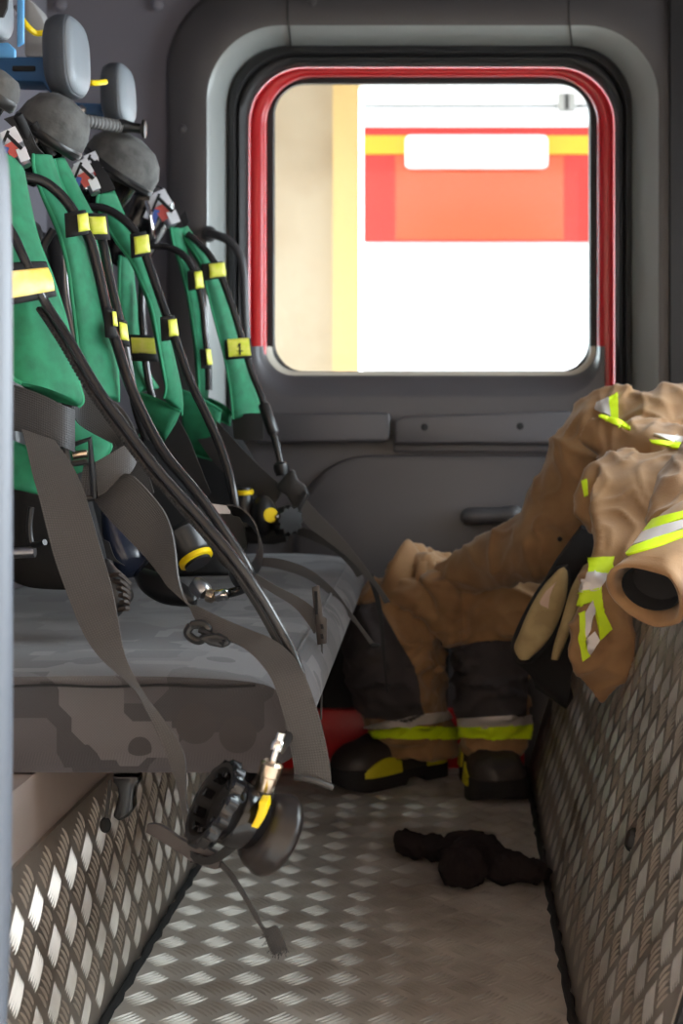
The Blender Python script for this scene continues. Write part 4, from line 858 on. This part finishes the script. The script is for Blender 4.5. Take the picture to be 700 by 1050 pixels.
# ------------------------------------------------------------------ boots standing by the far door
def boot(name, toe, heel, Lw, ankle, label, shaft_h=.20):
    """toe, heel: floor points (x, y); Lw: half width; built along the foot"""
    r = root('boot', V((heel[0], heel[1], 0)), label, 'boot', 'pair of fire boots')
    t = V((toe[0], toe[1], 0)); h_ = V((heel[0], heel[1], 0)); d = (t - h_); L = d.length; d.normalize(); sd = V((-d.y, d.x, 0))
    # station: along, half width, top height
    st = [(0.0, .55, .075), (.03, .78, .115), (.10, .88, .135), (.22, .86, .150), (.35, .84, .140), (.48, .88, .112), (.62, .98, .092), (.76, 1.02, .084), (.88, .92, .078), (.96, .66, .066), (1.0, .30, .045)]
    loops = []
    for a, ww, top in [tuple(q) for q in cr(st, 4)]:
        lp = []
        for i in range(25):
            an = math.pi * i / 24; cs = math.cos(an); sn = math.sin(an)
            lp.append(h_ + d * (a * L) + sd * (math.copysign(abs(cs) ** .75, cs) * Lw * ww) + V((0, 0, .022 + (top - .022) * sn ** .62)))
        lp += [h_ + d * (a * L) - sd * Lw * ww * .97 + V((0, 0, .012)), h_ + d * (a * L) + sd * Lw * ww * .97 + V((0, 0, .012))]
        loops.append(lp)
    up = MB().loops(loops, True, True)
    up.v = [tuple(V(p) + V((noise.noise(V(p) * 28), noise.noise(V(p) * 28 + V((9, 0, 0))), noise.noise(V(p) * 31 + V((0, 7, 0))))) * .0035) for p in up.v]
    up.build('upper', M_BOOT, r, sharp=75)
    sole = []
    for a, ww, top in [tuple(q) for q in cr(st, 4)]:
        k = 1.06; z1 = .03 + .012 * (a > .5) * min(1, (a - .5) * 4); z0 = 0.002 + (.012 if .28 < a < .42 else 0) + .012 * max(0, (a - .8) / .2) ** 2
        c0 = h_ + d * ((a - .5) * 1.03 + .5) * L
        sole.append([c0 + sd * Lw * ww * k + V((0, 0, z1)), c0 + sd * Lw * ww * k + V((0, 0, z0)), c0 - sd * Lw * ww * k + V((0, 0, z0)), c0 - sd * Lw * ww * k + V((0, 0, z1))])
    so_ = MB().loops(sole, True, True).build('sole', M_SOLE, r, sharp=40)
    MB().tube([h_ + d * L * .20 + V((0, 0, .09)), V((ankle[0], ankle[1], .15)), V((ankle[0], ankle[1], .15 + shaft_h))], [.056, .058, .062], 20).build('shaft', M_BOOT, r)
    # yellow guards low on the side turned to the camera
    side = 1 if sd.y < 0 else -1
    for a0, a1, z0, z1 in ((.04, .24, .03, .062), (.50, .86, .028, .06)):
        rows = []
        for i in range(10):
            a = a0 + (a1 - a0) * i / 9; qq = [q for q in cr(st, 4) if q[0] >= a - 1e-6][0]; q0 = [q for q in cr(st, 4) if q[0] <= a][-1]; ww = q0[1] + (qq[1] - q0[1]) * ((a - q0[0]) / max(1e-6, qq[0] - q0[0])); bul = math.sin(math.pi * (.15 + .85 * i / 9)) if a0 > .3 else 1
            b0 = h_ + d * a * L + sd * side * Lw * (ww * 1.09)
            rows.append((b0 + V((0, 0, z0)), b0 + V((0, 0, z0 + (z1 - z0) * (.35 + .65 * bul))) - sd * side * .003))
        MB().ribbon(rows, .004, 3).build('toe_guard' if a0 > .3 else 'heel_guard', M_BYEL, r, label='yellow rubber guard')
    return r
a = P(343, 800, 2.50); b = P(462, 782, 2.64)
bl = boot('boot', (-.232, 2.485), (-.050, 2.625), .050, (-.085, 2.585), 'black fire boot pointing left with yellow side stripes')
br_ = boot('boot', (.068, 2.395), (.04, 2.60), .053, (.052, 2.545), 'black fire boot with its toe towards the camera, beside the engine cover')

# ------------------------------------------------------------------ bunched fire trousers over the boots
tr = root('fire_trousers', V((-.02, 2.52, .09)), 'tan fire trousers with black knees, bunched down over the boots', 'trousers')
def tb(pts, seg=18, n=5):
    q = cr(pts, n); return MB().tube([P(x, y, Y) for x, y, Y, r in q], [r for x, y, Y, r in q], seg)
def rings(r0, n, tw): return None
legL = tb([(404, 596, 2.52, .035), (402, 612, 2.52, .065), (404, 650, 2.50, .086), (408, 690, 2.50, .088), (415, 722, 2.53, .076), (422, 742, 2.56, .069), (423, 752, 2.565, .072), (424, 764, 2.57, .076), (424, 772, 2.57, .074)])
legR = tb([(500, 590, 2.50, .05), (500, 625, 2.49, .072), (501, 660, 2.48, .068), (502, 695, 2.48, .066), (503, 722, 2.49, .061), (504, 740, 2.51, .060), (504, 752, 2.515, .064), (505, 764, 2.52, .064)])
mass = tb([(412, 600, 2.53, .030), (430, 600, 2.52, .055), (460, 612, 2.50, .075), (500, 618, 2.48, .080), (535, 618, 2.46, .070), (560, 620, 2.45, .05)])
wst = MB().ribbon(strip([(388, 606, 404, 640, 2.50), (400, 580, 420, 622, 2.47), (418, 558, 438, 600, 2.49), (431, 567, 446, 604, 2.52), (447, 566, 458, 606, 2.56), (464, 574, 470, 606, 2.55)], 5), .022, 6)
wst2 = MB().ribbon(strip([(424, 572, 420, 620, 2.455), (440, 572, 432, 628, 2.45), (448, 580, 440, 640, 2.445)], 5), .016, 6)
fold = tb([(392, 612, 2.455, .014), (410, 604, 2.44, .020), (430, 612, 2.43, .022), (446, 630, 2.43, .020), (456, 655, 2.44, .016)])
fold2 = tb([(440, 590, 2.43, .016), (455, 605, 2.415, .022), (462, 630, 2.42, .022), (464, 665, 2.43, .016)])
fold3 = tb([(452, 690, 2.44, .010), (440, 680, 2.425, .016), (424, 690, 2.42, .015), (430, 712, 2.44, .014), (448, 716, 2.46, .012)])
tro = cloth('trouser_cloth', [legL, legR, mass, wst, wst2, fold, fold2, fold3], M_TAN, tr, .0046, 4, ((.16, .022, 1), (.05, .010, 1)), None, (((9, 9, 14), .012, 2.5), ((22, 22, 30), .005, 2)))
MB().ribbon(strip([(385, 610, 398, 642, 2.46), (397, 584, 412, 622, 2.43), (410, 561, 428, 606, 2.44), (419, 553, 436, 598, 2.46), (431, 566, 444, 606, 2.49), (447, 566, 456, 604, 2.53), (463, 576, 468, 604, 2.54)], 5), .014, 8, True).build('waistband', M_TAN, tr, sharp=80)
MB().ribbon(strip([(428, 572, 438, 574, 2.44), (426, 586, 437, 588, 2.425), (424, 600, 435, 602, 2.425)], 3), .006, 4, True).build('belt_loop', M_TAN, tr, sharp=80)
patch(tro, [(348, 628), (366, 621), (411, 616), (418, 650), (425, 686), (446, 724), (420, 740), (378, 735), (350, 716)], M_KNEE, 'knee_patch', tr, 2.3, 2.55, .004, 'charcoal knee patch')
patch(tro, [(462, 664), (490, 658), (524, 657), (541, 686), (538, 733), (468, 736), (462, 700)], M_KNEE, 'knee_patch', tr, 2.3, 2.55, .004, 'charcoal knee patch')
patch(tro, [(374, 737), (420, 733), (470, 720), (470, 736), (420, 744), (374, 747)], M_SILV, 'silver_band', tr, 2.3, 2.60, .004, 'silver reflective ankle band')
patch(tro, [(374, 742), (420, 744), (470, 737), (470, 758), (420, 757), (374, 755)], M_HIV, 'fluorescent_band', tr, 2.3, 2.60, .0045, 'fluorescent yellow ankle band')
patch(tro, [(462, 737), (545, 733), (545, 744), (462, 745)], M_SILV, 'silver_band', tr, 2.3, 2.60, .004, 'silver reflective ankle band')
patch(tro, [(462, 744.5), (545, 743), (545, 758), (462, 756)], M_HIV, 'fluorescent_band', tr, 2.3, 2.60, .0045, 'fluorescent yellow ankle band')
MB().tube([P(404, 598, 2.43), P(404, 598, 2.425)], .006, 10).build('snap_button', M_BLK, tr)

# ------------------------------------------------------------------ fire jacket thrown over the engine cover
jk = root('fire_jacket', V((.45, 2.1, .5)), 'tan fire jacket with reflective bands thrown over the engine cover', 'jacket')
slA = tb([(655, 440, 2.22, .075), (622, 448, 2.24, .078), (603, 480, 2.25, .076), (582, 520, 2.27, .074), (562, 552, 2.29, .064), (535, 566, 2.33, .050), (505, 574, 2.38, .042), (478, 586, 2.42, .040), (455, 596, 2.46, .034)])
yoke = tb([(630, 462, 2.22, .075), (660, 452, 2.22, .088), (700, 452, 2.22, .098), (760, 456, 2.22, .10), (830, 470, 2.25, .09)])
body = tb([(640, 470, 2.16, .07), (680, 485, 2.12, .075), (730, 500, 2.1, .08), (800, 510, 2.1, .07)])
lap = MB().ribbon(strip([(606, 428, 594, 452, 2.14), (628, 428, 614, 462, 2.12), (648, 443, 640, 478, 2.10), (668, 458, 666, 492, 2.08), (694, 462, 694, 500, 2.07), (740, 460, 740, 500, 2.06)], 5), .026, 6)
flap = MB().ribbon(strip([(624, 470, 700, 464, 2.04), (610, 486, 706, 492, 1.98), (603, 506, 700, 520, 1.95), (606, 530, 690, 548, 1.93), (612, 556, 672, 574, 1.91), (604, 590, 660, 604, 1.89), (594, 618, 652, 634, 1.87), (586, 650, 649, 662, 1.86), (585, 680, 644, 688, 1.865), (598, 702, 632, 706, 1.88), (612, 719, 620, 719, 1.90)], 5), .020, 8)
curl = tb([(650, 466, 2.06, .012), (624, 474, 2.03, .018), (609, 490, 2.01, .019), (605, 508, 2.0, .017), (607, 526, 2.0, .014), (613, 540, 2.0, .010)])
slB = tb([(810, 430, 1.92, .075), (756, 476, 1.80, .068), (718, 518, 1.70, .060), (704, 545, 1.64, .046), (698, 556, 1.62, .036)])
def hollow(p0, p1, r0, r1, th):
    d = (p1 - p0); return MB().lathe(p0, d, [(r0 - th, .04), (r0, 0), (r1, d.length), (r1 - th * .3, d.length + .004), (r1 - th, d.length - .002), (r0 - th, .05)], 32)
c0 = P(700, 562, 1.595); c1 = P(665, 606, 1.515)
dd = (c1 - c0).normalized(); L = (c1 - c0).length
cuff = MB(); cufm = MB().lathe(c0, dd, [(.03, -.078), (.048, -.066), (.051, -.03), (.0485, .0), (.0475, L * .5), (.0485, L - .014), (.0478, L - .012), (.0485, L - .004), (.0478, L + .003), (.0455, L + .005), (.0415, L + .004), (.039, L - .004), (.036, L - .03), (.034, L - .046), (.01, L - .047)], 36, .80)
cufm.v = [tuple(V(p) + V((noise.noise(V(p) * 22), noise.noise(V(p) * 22 + V((4, 0, 0))), noise.noise(V(p) * 22 + V((0, 8, 0))))) * .011) for p in cufm.v]
jbits = [slA, yoke, body, lap, flap, curl, slB]
jo = cloth('jacket_cloth', [slA, yoke, body, lap, flap, curl, slB], M_TAN, jk, .0046, 4, ((.2, .02, 1), (.06, .010, 1)), None, (((10, 9, 7), .010, 2.5), ((24, 20, 18), .005, 2)))
cfo = cufm.build('sleeve_cuff', M_TAN, jk, sharp=60)
MB().lathe(c0 + dd * (L - .044), dd, [(.005, 0), (.030, .0), (.033, .02), (.0355, .038), (.034, .038), (.030, .02), (.005, .004)], 32, .80).build('cuff_lining', M_LINING, jk, label='black knitted lining inside the cuff')
for poly, m_, nm in (([(636, 546), (672, 533), (712, 522), (712, 532), (672, 543), (638, 556)], M_HIV, 'fluorescent_band'),
                     ([(638, 555), (672, 542), (712, 531), (712, 542), (674, 553), (641, 566)], M_SILV, 'silver_band'), ([(641, 565), (674, 552), (712, 541), (712, 550), (678, 560), (645, 573)], M_HIV, 'fluorescent_band')):
    patch(cfo, poly, m_, nm, jk, 1.35, 1.8, .003)
for poly, m_, nm in (([(605, 573), (629, 571), (625, 588), (603, 589)], M_HIV, 'fluorescent_band'), ([(603, 588.5), (625, 587.5), (614, 605), (594, 608)], M_SILV, 'silver_band'),
                     ([(594, 607.5), (617, 601), (616, 615), (592, 622)], M_HIV, 'fluorescent_band'), ([(594, 630), (600, 627), (600, 657), (594, 655)], M_HIV, 'fluorescent_band'),
                     ([(594, 654.5), (600, 656.5), (605, 672), (597, 678)], M_HIV, 'fluorescent_band'), ([(608, 610), (617, 608), (617.5, 627), (609, 625)], M_HIV, 'fluorescent_band'),
                     ([(609, 624.5), (617.5, 626.5), (627, 646), (615, 656)], M_HIV, 'fluorescent_band'), ([(600, 630), (608, 616), (609, 628), (606, 646), (600, 655)], M_SILV, 'silver_band'), ([(600, 656), (610, 647), (615, 656), (605, 671)], M_SILV, 'silver_band')):
    patch(jo, poly, m_, nm, jk, 1.72, 2.05, .004)
patch(jo, [(612, 414), (624, 409), (626, 428), (610, 420)], M_SILV, 'silver_band', jk, 2.0, 2.27, .004, tol=.75)
patch(jo, [(624, 409), (633, 404), (634, 432), (626, 429)], M_HIV, 'fluorescent_band', jk, 2.0, 2.27, .004, tol=.75)
patch(jo, [(608, 421), (626, 428), (646, 438), (646, 444), (626, 434), (606, 426)], M_HIV, 'fluorescent_band', jk, 2.0, 2.27, .004, tol=.6)
patch(jo, [(665, 450), (695, 455), (705, 456), (705, 463), (690, 460), (668, 455)], M_HIV, 'fluorescent_band', jk, 2.0, 2.27, .004, tol=.6)
patch(jo, [(670, 446), (705, 450), (705, 456), (690, 455)], M_SILV, 'silver_band', jk, 2.0, 2.27, .004, tol=.6)
patch(jo, [(597, 494), (602, 492), (603, 508), (599, 510)], M_HIV, 'fluorescent_band', jk, 1.9, 2.1, .004)
MB().ribbon(strip([(661, 494, 664, 494, 1.985), (660, 508, 663, 508, 1.98)], 2), .002).build('red_tab', M_RED, jk, label='small red tab')
MB().lathe(P(574, 553, 2.20), (0, -1, 0), [(.004, -.008), (.004, 0), (.002, .002)], 10).build('snap_button', M_BLKM, jk)
# the open front: black lining and cream facings
lin = MB().ribbon(strip([(596, 540, 614, 545, 2.04), (574, 570, 612, 575, 2.05), (556, 600, 606, 605, 2.06), (536, 640, 596, 640, 2.06), (526, 672, 586, 690, 2.08), (548, 690, 584, 716, 2.09), (552, 700, 584, 722, 2.12)], 5), .02, 8)
lin.build('lining', M_LINING, jk, label='black jacket lining')
f1 = pad([(572, 584, 580, 581, 2.02), (556, 602, 582, 592, 2.015), (542, 626, 579, 618, 2.012), (532, 650, 568, 646, 2.012), (527, 664, 555, 664, 2.015), (532, 676, 543, 675, 2.02)], 'facing', jk, 0, .016, M_CREAM, False, 'cream facing with black edge')
r = strip([(570, 581, 582, 578, 2.02), (552, 602, 585, 592, 2.02), (538, 626, 582, 619, 2.018), (527, 650, 571, 648, 2.018), (523, 666, 558, 668, 2.02), (530, 680, 545, 680, 2.024)], 6)
MB().ribbon(r, .012, 6, True).build('facing_edge', M_LINING, jk)
pbx = MB().ribbon(strip([(560, 606, 570, 597, 2.002), (553, 618, 564, 610, 2.0), (558, 622, 562, 624, 2.0)], 3), .003, 3); pbx.build('care_label', M_PINK, f1, label='pale care label')
pad([(598, 580, 608, 574, 2.0), (585, 604, 601, 596, 2.0), (576, 634, 592, 626, 2.0), (568, 660, 580, 658, 2.0), (565, 676, 572, 677, 2.0)], 'facing', jk, 0, .014, M_CREAM, False, 'narrow cream facing strip')

# ------------------------------------------------------------------ crumpled black knit hood on the floor
kh = root('knit_hood', V((.01, 2.02, 0)), 'crumpled black knitted hood lying on the tread plate floor', 'garment')
def fb(pts, sq=.8):
    q = cr(pts, 5); return MB().tube([V(p[:3]) for p in q], [p[3] for p in q], 16, flat=sq)
g = [fb([(-.102, 2.11, .020, .010), (-.095, 2.108, .022, .021), (-.06, 2.09, .022, .022), (-.02, 2.07, .022, .020), (.0, 2.055, .022, .018)]),
     fb([(-.005, 1.935, .016, .012), (-.002, 1.95, .024, .030), (.004, 1.98, .030, .036), (.008, 2.01, .032, .030), (.008, 2.05, .030, .022)]),
     fb([(.02, 2.06, .03, .02), (.035, 2.035, .032, .024), (.05, 1.995, .025, .026), (.08, 1.98, .02, .025), (.11, 1.985, .016, .019), (.128, 1.985, .014, .010)]),
     fb([(-.03, 2.03, .03, .012), (-.01, 2.055, .038, .016), (.02, 2.06, .038, .016), (.042, 2.03, .034, .014)])]
for b in g: b.v = [(x, y, max(z, .003)) for x, y, z in b.v]
cloth('knit_cloth', g, M_KNIT, kh, .003, 2, ((.03, .006, 1),), None, (((30, 30, 30), .006, 2), ((70, 70, 70), .002, 1.5)))
